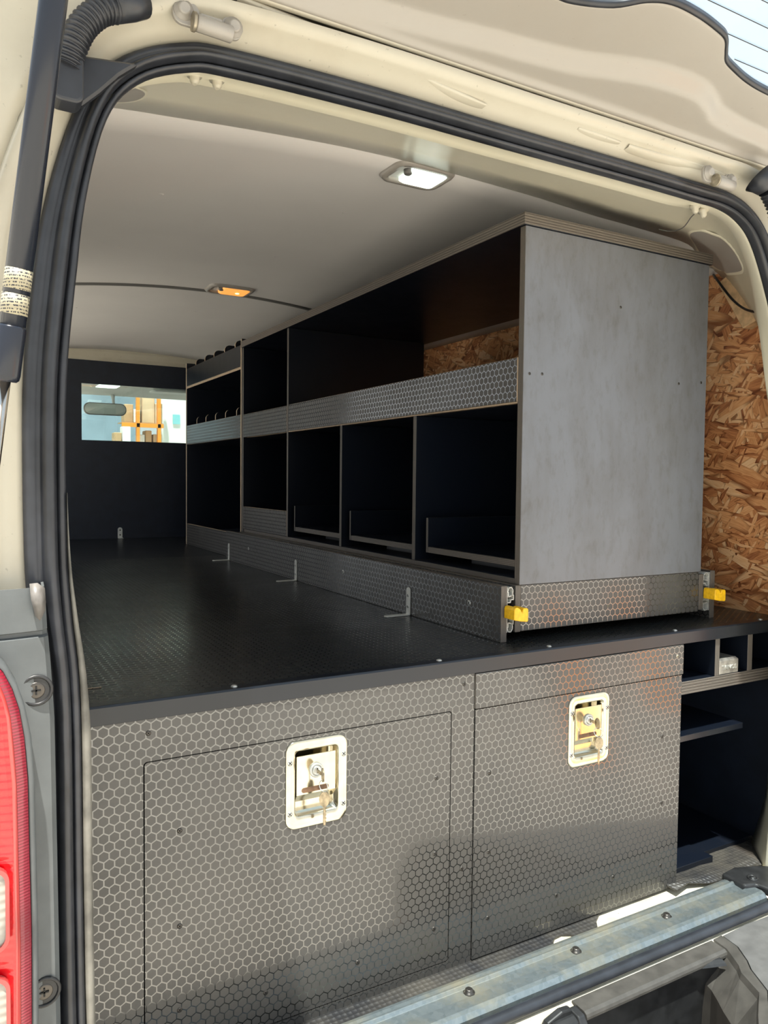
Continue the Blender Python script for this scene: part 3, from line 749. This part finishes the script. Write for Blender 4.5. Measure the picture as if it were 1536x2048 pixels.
# ================================================================== dome lamps
def dome(name, cx, cy, tilt, w, d, lensm, bulbm, label, lens_cx, light):
    z = headz(cx)
    e = empty(name, (cx, cy, z), label, 'lamp', None)
    o_ = rrect(cx, cy, w, d, .030); m_ = rrect(cx, cy, w-.012, d-.012, .026); i_ = rrect(cx, cy, w-.034, d-.038, .016)
    R = [[(x, y, z+.004) for x, y in o_], [(x, y, z-.004) for x, y in o_], [(x, y, z-.011) for x, y in m_], [(x, y, z-.010) for x, y in i_], [(x, y, z-.002) for x, y in i_]]
    build('housing', MB().rings(R, True, False), 'lampframe', e)
    lw = (w-.036)*.76; lx = cx+(w-.036)/2-lw/2
    lo = rrect(lx, cy, lw, d-.040, .012)
    li = rrect(lx, cy, lw-.01, d-.052, .010)
    mb = MB().rings([[(x, y, z-.003) for x, y in lo], [(x, y, z-.010) for x, y in lo], [(x, y, z-.0145) for x, y in li]], True, False)
    mb.add([(x, y, z-.0145) for x, y in li], [tuple(range(len(li)))]); build('lens', mb, lensm, e)
    build('bulb', MB().lathe((lx+.012, cy, z-.0142), (0, 0, -1), [(.014 if light else .008, 0), (.012 if light else .006, .0015)], 16), bulbm, e)
    build('reflector_tray', MB().add([(x, y, z-.003) for x, y in rrect(cx, cy, w-.034, d-.038, .016)], [tuple(range(28))]), 'cabgrey', e)
    build('switch', MB().lathe((lx-lw/2-.002, cy-.014, z-.003), (0, 0, -1), [(.010, 0), (.010, .009), (.008, .011)], 14), 'greytrim', e)
    return e
dome('dome_lamp', .912, .312, 0, .152, .118, 'lampwhite', 'bulbwhite', 'white-lit dome lamp on the headliner near the doorway', 0, True)
dome('dome_lamp', .885, 1.545, 0, .165, .125, 'lampamber', 'bulbamber', 'amber-lit dome lamp beside the ceiling rib, deeper in the van', 0, False)

# ================================================================== deck
deck = empty('deck', (.95, 1.6, -.015), 'black hexagon-pattern plywood deck covering the load floor at mid height', 'deck')
board('deck_board', .045, 1.824, .004, 2.072, -.015, 0, 'hexdeck', 'ply', deck)
board('deck_board', -.078, 1.824, 2.076, 3.198, -.0155, -.0005, 'deckback', 'ply', deck)
build('edge_angle', MB().prism([(-.003, -.028), (-.003, -.002), (-.0005, .0012), (.020, .0012), (.020, .0002), (.0005, -.002), (.0005, -.028)], 0, .050, 1.80), 'film', deck, .0005)
for x in (.393, .786, 1.052, 1.424, 1.73):
    build('rivet', MB().lathe((x, .010, .001), (0, 0, 1), [(.0055, 0), (.0052, .0015), (.0035, .003), (.001, .0036)], 14), 'zinc', deck)
hatch = build('hatch_cover', MB().box(.055, .206, .105, .408, .0002, .0016, 0, 2, 1), ['hexdeck', 'tanz'], deck, .0004)

# ================================================================== cabinet under the deck
cabn = empty('under_deck_cabinet', (.75, .3, -.59), 'black hexagon-film plywood cabinet under the deck with two locked doors', 'cabinet')
# frame panel with a rounded opening for the left door
def rr2(x0, x1, z0, z1, r): return rrect((x0+x1)/2, (z0+z1)/2, x1-x0, z1-z0, r)
build('front_frame', MB().frame(rr2(.060, .8605, -.588, -.0285, .0005), rr2(.2485, .8095, -.572, -.0935, .006), 1, 0, .015), 'hex', cabn)
door1 = build('door', MB().frame(rr2(.2505, .8078, -.570, -.0952, .005), rrect(.5345, -.1735, .080, .111, .007), 1, .0004, .0145), 'hex', cabn)
door2 = build('door', MB().frame(rr2(.8622, 1.436, -.584, -.0985, .0008), rrect(1.1540, -.1780, .080, .111, .007), 1, -.0022, .012), 'hex', cabn)
board('fascia', .8615, 1.4385, -.0042, .012, -.0965, -.0295, 'hex', 'ply', cabn)
board('side_panel', 1.421, 1.435, .013, .62, -.588, -.030, 'film', 'ply', cabn)
board('side_panel', .062, .076, .016, .62, -.588, -.030, 'film', 'ply', cabn)
board('divider_panel', .829, .843, .016, .62, -.588, -.030, 'film', 'ply', cabn)
board('back_panel', .08, 1.42, .622, .634, -.588, -.030, 'film', 'ply', cabn)
scr = None
def screw(par, x, y, z, nrm=(0, -1, 0), m='screw', r=.0042):
    n_ = Vector(nrm); mb = MB().lathe((x, y, z), n_, [(r, -.001), (r, .0006), (r*.6, .0010)], 12)
    a = n_.orthogonal().normalized(); b = n_.cross(a); c = Vector((x, y, z))+n_*.0011
    for u, v in ((a, b), (b, a)):
        mb.add([c+u*r*.75+v*r*.14, c-u*r*.75+v*r*.14, c-u*r*.75-v*r*.14, c+u*r*.75-v*r*.14], [(0, 1, 2, 3)], 1)
    return build('screw', mb, [m, 'darkhole'], par, fix=False)
for x, z in ((.303, -.21), (.303, -.361), (.303, -.495), (.777, -.215), (.776, -.357), (.776, -.50), (.616, -.515), (.445, -.514)): screw(door1, x, .0004, z)
for x, z in ((.898, -.226), (.899, -.381), (.899, -.512), (1.377, -.23), (1.38, -.381), (1.382, -.525), (1.074, -.513), (1.235, -.515)): screw(door2, x, -.0022, z)
ff = [o for o in cabn.children if o.name.startswith('front_frame')][0]
for x, z in ((.256, -.05), (.837, -.40), (.836, -.046)): screw(ff, x, 0, z)
fa = [o for o in cabn.children if o.name.startswith('fascia')][0]
screw(fa, 1.418, -.0042, -.054, m='bolt')
# paddle latches (sub-parts of each door)
def latch(door, cx, cz, y0):
    W_, H_ = .113, .149; ow, oh = .079, .110; ocz = cz+.002
    def rr(w, h, r, dx=0, dz=0): return rrect(cx+dx, ocz+dz, w, h, r, 8)
    O = rrect(cx, cz, W_, H_, .018, 8)
    R = [[(x, y0, z) for x, z in O], [(x, y0-.0016, z) for x, z in O], [(x, y0-.0022, z) for x, z in rrect(cx, cz, W_-.003, H_-.003, .0165, 8)],
         [(x, y0-.0022, z) for x, z in rr(ow+.004, oh+.004, .009)], [(x, y0-.0008, z) for x, z in rr(ow, oh, .007)], [(x, y0+.016, z) for x, z in rr(ow-.004, oh-.004, .006)]]
    mb = MB().rings(R, True, False, 0, True); mb.add(R[-1], [tuple(range(len(R[-1])))], 0)
    build('latch_dish', mb, 'chrome', door)
    # paddle: flat plate, foot folded inwards
    pw = ow/2-.0035; zt = ocz+oh/2-.010; zb = ocz-oh/2+.030
    prof = [(y0+.001, zt), (y0+.001, zb+.004), (y0+.0035, zb), (y0+.011, zb-.010), (y0+.0125, zb-.010), (y0+.005, zb+.0015), (y0+.003, zb+.005), (y0+.003, zt)]
    build('latch_paddle', MB().prism(prof, 0, cx-pw, cx+pw), 'chrome', door, .0012, 2)
    sl = rrect(cx-.002, zb+.011, .050, .0085, .0042)
    build('finger_slot', MB().prism(sl, 1, y0+.0006, y0+.0012), 'rust_reflect', door)  # brown reflection in the slot, painted on as a flat brown colour
    lc = Vector((cx-.001, y0+.001, cz+.020))
    build('lock_cylinder', MB().lathe(lc, (0, -1, 0), [(.0125, 0), (.0125, .003), (.0112, .0045), (.0090, .0045), (.0088, .0025), (.0078, .0025), (.0078, .0058), (.0066, .0064)], 24), 'zinc', door)
    build('keyhole', MB().box(lc.x-.0012, lc.x+.0012, lc.y-.0068, lc.y-.0062, lc.z-.0045, lc.z+.0045), 'darkhole', door)
    for dx, dz in ((-.0495, .040), (.0495, .040), (-.0495, -.046), (.0495, -.046)):
        screw(door, cx+dx, y0-.0022, cz+dz, m='zinc', r=.0048)
    return lc
def oval(c, u, v, a, b, th, n=20):
    u = Vector(u).normalized(); v = Vector(v).normalized(); w = u.cross(v)
    return [[Vector(c)+u*a*cos(2*pi*k/n)+v*b*sin(2*pi*k/n)+w*s for k in range(n)] for s in (-th/2, th/2)]
def keys(lc, label):
    e = empty('key_ring', (lc.x+.004, lc.y-.02, lc.z-.02), label, 'keys')
    y = lc.y-.0255
    # key standing in the lock, bow turned edge-on to the plate
    k1 = MB().rings(oval((lc.x+.001, y, lc.z-.001), (.25, 1, 0), (0, 0, 1), .0095, .0115, .0022), True, True, 0, False)
    k1.box(lc.x-.001, lc.x+.001, y+.006, lc.y-.004, lc.z-.003, lc.z+.003)
    build('lock_key', k1, 'keyhead', e, .0004)
    build('split_ring', MB().torus((lc.x+.001, y-.003, lc.z-.0185), (.9, .35, 0), .0095, .0008, 28, 6), 'zinc', e)
    bz = lc.z-.041
    k2 = MB().rings(oval((lc.x+.003, y-.003, bz), (.8, -.5, .05), (0, 0, 1), .0088, .0135, .0022), True, True, 0, False)
    k2.box(lc.x+.001, lc.x+.0052, y-.0042, y-.002, bz-.044, bz-.011)
    for k in range(5): k2.box(lc.x+.0052, lc.x+.0062, y-.0042, y-.002, bz-.040+.006*k, bz-.037+.006*k)
    build('spare_key', k2, 'keyhead', e, .0004)
lc1 = latch(door1, .5345, -.1755, .0004); keys(lc1, 'pair of keys hanging from the lock of the left cabinet door')
lc2 = latch(door2, 1.1540, -.1800, -.0022); keys(lc2, 'pair of keys hanging from the lock of the right cabinet door')

# ================================================================== open pigeonhole shelves, right
pg = empty('pigeonhole_shelves', (1.63, .3, -.59), 'black open plywood shelves with pigeonholes right of the locked doors', 'shelves')
board('shelf_board', 1.4355, 1.822, .002, .55, -.147, -.117, 'film', 'ply', pg)
board('divider', 1.555, 1.571, .002, .55, -.1168, -.0285, 'film', 'ply', pg)
board('divider', 1.674, 1.692, .002, .55, -.1168, -.0285, 'film', 'ply', pg)
board('shelf_board', 1.4355, 1.667, .004, .55, -.257, -.243, 'film', 'film', pg)
board('back_panel', 1.4355, 1.82, .552, .564, -.588, -.030, 'blackin', 'film', pg)
board('bottom_board', 1.4355, 1.605, .030, .55, -.586, -.570, 'film', 'film', pg)
board('bottom_board', 1.607, 1.80, .060, .55, -.588, -.574, 'film', 'film', pg)
bx = empty('metal_box', (1.607, .045, -.117), 'small scratched grey metal box with raised lettering in a pigeonhole', 'box')
build('body', MB().prism([(.004, -.1165), (.010, -.1165), (.012, -.112), (.10, -.112), (.10, -.080), (.012, -.080), (.004, -.084)], 0, 1.574, 1.643), 'metalbox', bx, .0015, 2)
def text_mesh(body, size, depth):
    cu = bpy.data.curves.new('lettering', 'FONT'); cu.body = body; cu.size = size; cu.extrude = depth; cu.align_x = 'CENTER'; cu.resolution_u = 2
    o = bpy.data.objects.new('lettering', cu); COL.objects.link(o); bpy.context.view_layer.update()
    me = bpy.data.meshes.new_from_object(o.evaluated_get(bpy.context.evaluated_depsgraph_get())); bpy.data.objects.remove(o); return me
me = text_mesh('TANOS', .017, .001)
lt = bpy.data.objects.new('lettering', me); COL.objects.link(lt); me.materials.append(M['zinc']); lt.parent = bx
lt.rotation_euler = (pi/2, 0, 0); lt.location = Vector((1.609, .0035, -.106))-Vector(bx.location); lt.scale = (.95, .9, 1)

# ================================================================== rails, brackets, slide-out shelving
def rail(x0, x1, label, fx):
    r = empty('rail_board', ((x0+x1)/2, 1.0, 0), label, 'rail')
    board('board', x0, x1, .087, 1.905, 0.0002, .118, 'hex', 'ply', r)
    return r
rl = rail(.989, 1.005, 'black hexagon-film rail board screwed along the deck, left of the cabinet', 0)
for y in (.20, .821, 1.631): screw(rl.children[0], .989, y, .067, (-1, 0, 0), 'zinc', .006)
rrb = rail(1.641, 1.658, 'black rail board on the deck between cabinet and strand board wall', 0)
def slide(par, xa, xb, s):
    # extruded C-shaped runner; s=+1 opens to the right
    w = xb-xa
    def P(u): return xa+w*u if s > 0 else xb-w*u
    up = [(0.02, .020), (.02, .112), (.55, .116), (.85, .110), (.90, .100), (.60, .094), (.42, .100), (.42, .108), (.15, .106), (.15, .090), (.55, .086), (.90, .090), (.95, .080), (.62, .076), (.30, .082), (.18, .078)]
    dn = [(u, .134-z) for u, z in up[2:]]
    poly = [(P(u), z) for u, z in up]+[(P(u), z) for u, z in reversed(dn)]+[(P(.05), .018)]
    mb = MB()
    def ribbon(pts, th=.0016):
        pts = [Vector((a, b)) for a, b in pts]
        for a, b in zip(pts, pts[1:]):
            d = (b-a).normalized(); n_ = Vector((-d.y, d.x))*th/2; d *= th*.3
            mb.prism([tuple(a-d+n_), tuple(b+d+n_), tuple(b+d-n_), tuple(a-d-n_)], 1, .089, 1.82)
    ribbon([(P(u), z) for u, z in ((.04, .020), (.04, .114))])
    ribbon([(P(u), z) for u, z in ((.1, .104), (.25, .113), (.6, .114), (.82, .108), (.80, .099), (.58, .095))])
    ribbon([(P(u), z) for u, z in ((.20, .104), (.22, .094), (.90, .098), (.92, .088), (.55, .088), (.50, .082), (.15, .082))])
    ribbon([(P(u), .134-z) for u, z in ((.1, .104), (.25, .113), (.6, .114), (.82, .108), (.80, .099), (.58, .095))])
    ribbon([(P(u), .134-z) for u, z in ((.20, .104), (.22, .094), (.90, .098), (.92, .088), (.55, .088), (.50, .082), (.15, .082))])
    o = build('slide_runner', mb, 'plate', par)
    return o
def lever(par, x0, x1):
    w = x1-x0
    poly = [(x0, .052), (x0+w*.5, .048), (x1-.002, .046), (x1, .049), (x1, .072), (x1-.003, .075), (x0+w*.66, .0755), (x0+w*.55, .0665), (x0+w*.42, .0745), (x0+w*.2, .0785), (x0+.002, .077), (x0, .072)]
    return build('release_lever', MB().prism(poly, 1, .052, .086), 'yellow', par, .0018, 3)

su = empty('slide_out_shelving', (1.32, .97, .02), 'tall black plywood slide-out shelving unit standing on the deck', 'shelving unit')
XL, XR = 1.036, 1.606
YF, YM, YB = .087, 1.355, 1.845
board('end_panel', XL+.001, XR-.001, YF, YF+.018, .1175, .861, 'endfilm', 'ply', su)
board('top_board', XL-.006, XR+.006, YF-.004, YB, .8615, .8865, 'film', 'ply', su)
board('divider', XL, XR-.012, YM, YM+.015, .1305, .861, 'film', 'ply', su)
board('divider', XL, XR-.012, YB-.015, YB, .1175, .861, 'film', 'ply', su)
board('bottom_board', XL+.003, XR, YF+.019, YB-.016, .1175, .130, 'blackin', 'ply', su)
board('lower_divider', XL, XR-.014, .503, .519, .1305, .4985, 'film', 'ply', su)
board('lower_divider', XL, XR-.014, .929, .944, .1305, .4985, 'film', 'ply', su)
board('shelf', XL+.0135, XR-.012, YF+.019, YM-.001, .499, .512, 'film', 'tan', su)
board('shelf', XL+.0135, XR-.012, YM+.016, YB-.016, .499, .512, 'film', 'tan', su)
board('lip_strip', XL, XL+.0125, YF+.019, YM-.001, .502, .594, 'hex', 'tan', su)
board('lip_strip', XL, XL+.0125, YM+.016, YB-.016, .500, .592, 'hex', 'tan', su)
build('lip_edge', MB().box(XL, XL+.012, YF+.019, YM-.001, .4985, .5015), 'tanz', su)
board('lip_strip', XL, XL+.0125, YM+.016, YB-.016, .131, .220, 'hex', 'tan', su)
board('back_panel', XR-.011, XR, YF+.019, YB-.016, .1305, .4985, 'hex', 'ply', su)
for a, b in ((YF+.020, .501), (.521, .927), (.946, 1.353)):
    t_ = board('tray_floor', XL+.006, XR-.016, a, b-.050, .1535, .169, 'film', 'ply', su)
    board('tray_riser', XL+.006, XR-.016, b-.049, b-.040, .1535, .241, 'film', 'ply', su)
    build('tray_foot', MB().box(XL+.09, XR-.09, a+.06, b-.12, .1302, .1533), 'film', su)
board('base_side', 1.0255, 1.0405, YF-.001, YB, .019, .1172, 'hex', 'ply', su)
board('base_side', 1.598, 1.614, YF-.001, YB, .024, .1115, 'hex', 'ply', su)
board('base_front', 1.041, 1.5975, YF, YF+.015, .020, .1172, 'hex', 'ply', su)
slide(su, 1.0055, 1.0250, 1); slide(su, 1.6145, 1.6405, -1)
lever(su, .996, 1.033); lever(su, 1.614, 1.654)
ep = [o for o in su.children if o.name.startswith('end_panel')][0]
for x, z in ((1.053, .559), (1.087, .561), (1.507, .57), (1.586, .578), (1.311, .726)): screw(ep, x, YF, z, m='screw', r=.0032)
bf = [o for o in su.children if o.name.startswith('base_front')][0]
screw(bf, 1.293, YF, .055, m='bolt', r=.003)
# L brackets
def bracket(y, label):
    b = empty('angle_bracket', (.97, y, 0), label, 'bracket', None)
    x = .9885; w = .0085
    arc = [(y+w*cos(a), .062+w*sin(a)*.9) for a in [pi*k/8 for k in range(9)]]
    build('upright_leg', MB().prism([(y-w, .0005)]+[(u, v) for u, v in reversed(arc)]+[(y+w, .0005)], 0, x-.003, x-.0002), 'plate', b, .0004)
    arc2 = [(x-.062-w*sin(a)*.9, y+w*cos(a)) for a in [pi*k/8 for k in range(9)]]
    build('foot', MB().prism([(x-.0002, y+w)]+arc2+[(x-.0002, y-w)], 2, .0006, .0034), 'plate', b, .0004)
    for z in (.022, .050): screw(b, x-.003, y, z, (-1, 0, 0), 'zinc', .0042)
    return b
bracket(.452, 'steel angle bracket on the rail board, nearest the doorway')
bracket(1.165, 'steel angle bracket on the rail board, middle of the three')
bracket(1.862, 'steel angle bracket at the far end of the rail board')
b = empty('angle_bracket', (.808, 3.19, 0), 'small steel bracket at the foot of the black bulkhead', 'bracket')
build('upright_leg', MB().prism([(.796, .001)]+[(.808+.012*cos(a), .048+.011*sin(a)) for a in [pi-pi*k/8 for k in range(9)]]+[(.820, .001)], 1, 3.1962, 3.1995), 'plate', b)
build('foot', MB().box(.796, .820, 3.17, 3.1962, .0003, .003), 'plate', b)
for z in (.018, .044): screw(b, .808, 3.1962, z, m='screw', r=.004)

# ================================================================== far rack beside the bulkhead
fr = empty('far_rack', (1.3, 2.27, 0), 'black plywood rack with divided troughs standing before the bulkhead', 'rack')
board('side_panel', XL, XR, 2.684, 2.700, 0.0, .905, 'film', 'tan', fr)
board('side_panel', XL, XR, 1.852, 1.866, .0002, .900, 'film', 'tan', fr)
board('trough_lip', XL, XL+.012, 1.867, 2.683, .790, .876, 'film', 'tan', fr)
board('trough_floor', XL, 1.42, 1.867, 2.683, .778, .7895, 'film', 'tan', fr)
board('trough_back', 1.408, 1.42, 1.867, 2.683, .790, .90, 'film', 'tan', fr)
board('trough_lip', XL, XL+.012, 1.867, 2.683, .500, .594, 'hex', 'tan', fr)
board('trough_floor', XL+.0125, 1.42, 1.867, 2.683, .500, .512, 'film', 'tan', fr)
board('trough_back', 1.408, 1.42, 1.867, 2.683, .5125, .62, 'film', 'tan', fr)
board('base_lip', XL, XL+.012, 1.92, 2.683, 0.0003, .104, 'hex', 'tan', fr)
board('back_panel', 1.59, 1.602, 1.867, 2.683, .0003, .86, 'blackin', 'tan', fr)
board('lower_shelf', XL+.0125, 1.585, 1.867, 2.683, .060, .072, 'blackin', 'tan', fr)
def divplate(y, z0, z1, r):
    x0, x1 = XL+.013, 1.406
    poly = [(x0, z0), (x1, z0), (x1, z1)]+[(x0+r-r*sin(a), z1-r+r*cos(a)) for a in [pi/2*k/6 for k in range(7)]]
    build('trough_divider', MB().prism(poly, 1, y-.005, y+.005, 0, 1), ['film', 'tany'], fr)
for y in (2.567, 2.415, 2.273, 2.118, 1.976): divplate(y, .790, .913, .022)
for y in (2.55, 2.398, 2.249, 2.103, 1.954):
    x0 = XL+.013; r = .018
    poly = [(x0, .5125), (x0+.30, .5125), (x0+.30, .560), (x0+.10, .575), (x0+.040, .600), (x0+.036, .629)]+[(x0+r-r*sin(a), .632-r+r*cos(a)) for a in [pi/2*k/6 for k in range(7)]]
    build('trough_divider', MB().prism(poly, 1, y-.005, y+.005, 0, 1), ['film', 'tany'], fr)

# ================================================================== small things on the right pillar
tag(build('wood_block', MB().prism([(.128, .862), (.168, .885), (.205, .868), (.125, .735), (.088, .750)], 0, 1.788, 1.826), 'wood', bevel=.002), 'pine block wedged between strand board and body pillar, top right', 'wood block')
tag(build('cable', MB().tube(crom([(1.824, .245, .905), (1.782, .195, .868), (1.765, .14, .810), (1.735, .08, .770), (1.65, -.03, .728), (1.565, -.09, .700)], 8), .0030, 8), 'cable'), 'black cable drooping across the wood block at top right', 'cable')
tag(build('wire', MB().tube(crom([(1.470, .125, .935), (1.490, .105, .928), (1.470, .055, .920), (1.415, -.012, .915), (1.345, -.085, .893)], 6), .0012, 6), 'greytrim'), 'thin grey wire looping down from the header at right', 'wire')

# ================================================================== cab objects and yard seen through the bulkhead window
mir = empty('rear_view_mirror', (.918, 4.28, .79), 'rear-view mirror seen through the bulkhead window', 'mirror')
build('mirror_shell', MB().prism(rrect(.918, .790, .275, .082, .038, 6), 1, 4.285, 4.31), 'greytrim', mir, .004, 2)
build('mirror_glass', MB().prism(rrect(.918, .790, .262, .070, .034, 6), 1, 4.2835, 4.285), 'mirror', mir)
build('mirror_stem', MB().tube([(.975, 4.31, .80), (.976, 4.33, .86), (.978, 4.36, .90)], [.009, .010, .016], 10), 'cabgrey', mir)
cl = empty('map_lamp', (.905, 4.1, .93), 'lit white map lamp on the cab ceiling above the mirror', 'lamp')
build('lens', MB().prism(rrect(.905, 4.12, .13, .17, .02), 2, .922, .934), 'lampwhite', cl)
build('housing', MB().frame(rrect(.925, 4.12, .21, .20, .03), rrect(.905, 4.12, .131, .171, .02), 2, .925, .945), 'lampframe', cl)
tag(build('sun_visor', MB().prism(rrect(1.36, 4.12, .36, .14, .03), 2, .905, .917), 'cabgrey', bevel=.004), 'pale sun visor folded against the cab ceiling', 'sun visor')
# yard in front of the van
struct('wall_yard', MB().box(2.20, 4.5, 8.3, 8.4, -1.25, 3.2), 'white')
struct('wall_yard_dark', MB().box(-2.0, 2.2, 9.3, 9.4, -1.25, 3.2), 'bluewall')
tag(build('wall_sign', MB().box(2.375, 2.46, 8.285, 8.299, .985, 1.10), 'teal'), 'small teal sign on the white wall beyond the windscreen', 'sign')
rk = empty('pallet_rack', (1.9, 8.1, -1.25), 'orange pallet rack seen through the windscreen', 'rack')
for x in (1.90, 2.14): build('upright', MB().box(x-.018, x+.018, 7.98, 8.04, -1.25, 1.9), 'orange', rk)
for z in (.93, .20, -.5): build('beam', MB().box(1.72, 2.19, 7.98, 8.02, z-.02, z+.025), 'orange', rk)
build('beam', MB().box(1.72, 2.19, 8.0, 8.25, .955, .965), 'card', rk)
rs = random.Random(3)
boxes = [(1.76, 1.86, .967, 1.175, 'card'), (1.865, 1.94, .967, 1.12, 'white'), (1.955, 2.105, .967, 1.27, 'card2'), (2.11, 2.195, .967, 1.20, 'card2'),
         (1.92, 1.99, .56, .83, 'white'), (2.0, 2.07, .56, .88, 'card'), (2.09, 2.19, .56, .84, 'card2')]
lab = ['brown carton at the left end of the rack shelf', 'white carton between the brown ones on the rack shelf', 'tall pale carton in the middle of the rack shelf', 'pale carton at the right end of the rack shelf',
       'white carton under the rack beam beside the upright', 'brown carton under the rack beam, middle', 'pale carton under the rack beam, far right']
build('beam', MB().box(1.72, 2.19, 8.0, 8.25, .545, .558), 'card', rk)
for (x0, x1, z0, z1, m), l_ in zip(boxes, lab):
    tag(build('carton', MB().box(x0, x1, 8.062, 8.25, z0, z1), m, bevel=.006), l_, 'box', 'cartons on the pallet rack')
for x0, x1, z1, m, l_ in ((1.60, 1.68, .83, 'card', 'brown carton on the ground stack left of the rack'), (1.69, 1.78, .90, 'white', 'white carton on the ground stack left of the rack')):
    tag(build('carton', MB().box(x0, x1, 7.8, 7.95, -1.25, z1), m, bevel=.006), l_, 'box', 'cartons left of the pallet rack')
# orange bay markings added behind the van, out of view, for their reflections in the film
for (xa, ya, xb, yb), w_ in (((3.1, -1.95, 7.4, -6.9), .24), ((4.3, -2.45, 8.8, -7.0), .26)):
    d_ = Vector((xb-xa, yb-ya)).normalized(); n_ = Vector((-d_.y, d_.x))*w_/2
    struct('added_ground_marking', MB().prism([(xa+n_.x, ya+n_.y), (xb+n_.x, yb+n_.y), (xb-n_.x, yb-n_.y), (xa-n_.x, ya-n_.y)], 2, -1.2498, -1.2465), 'marking')
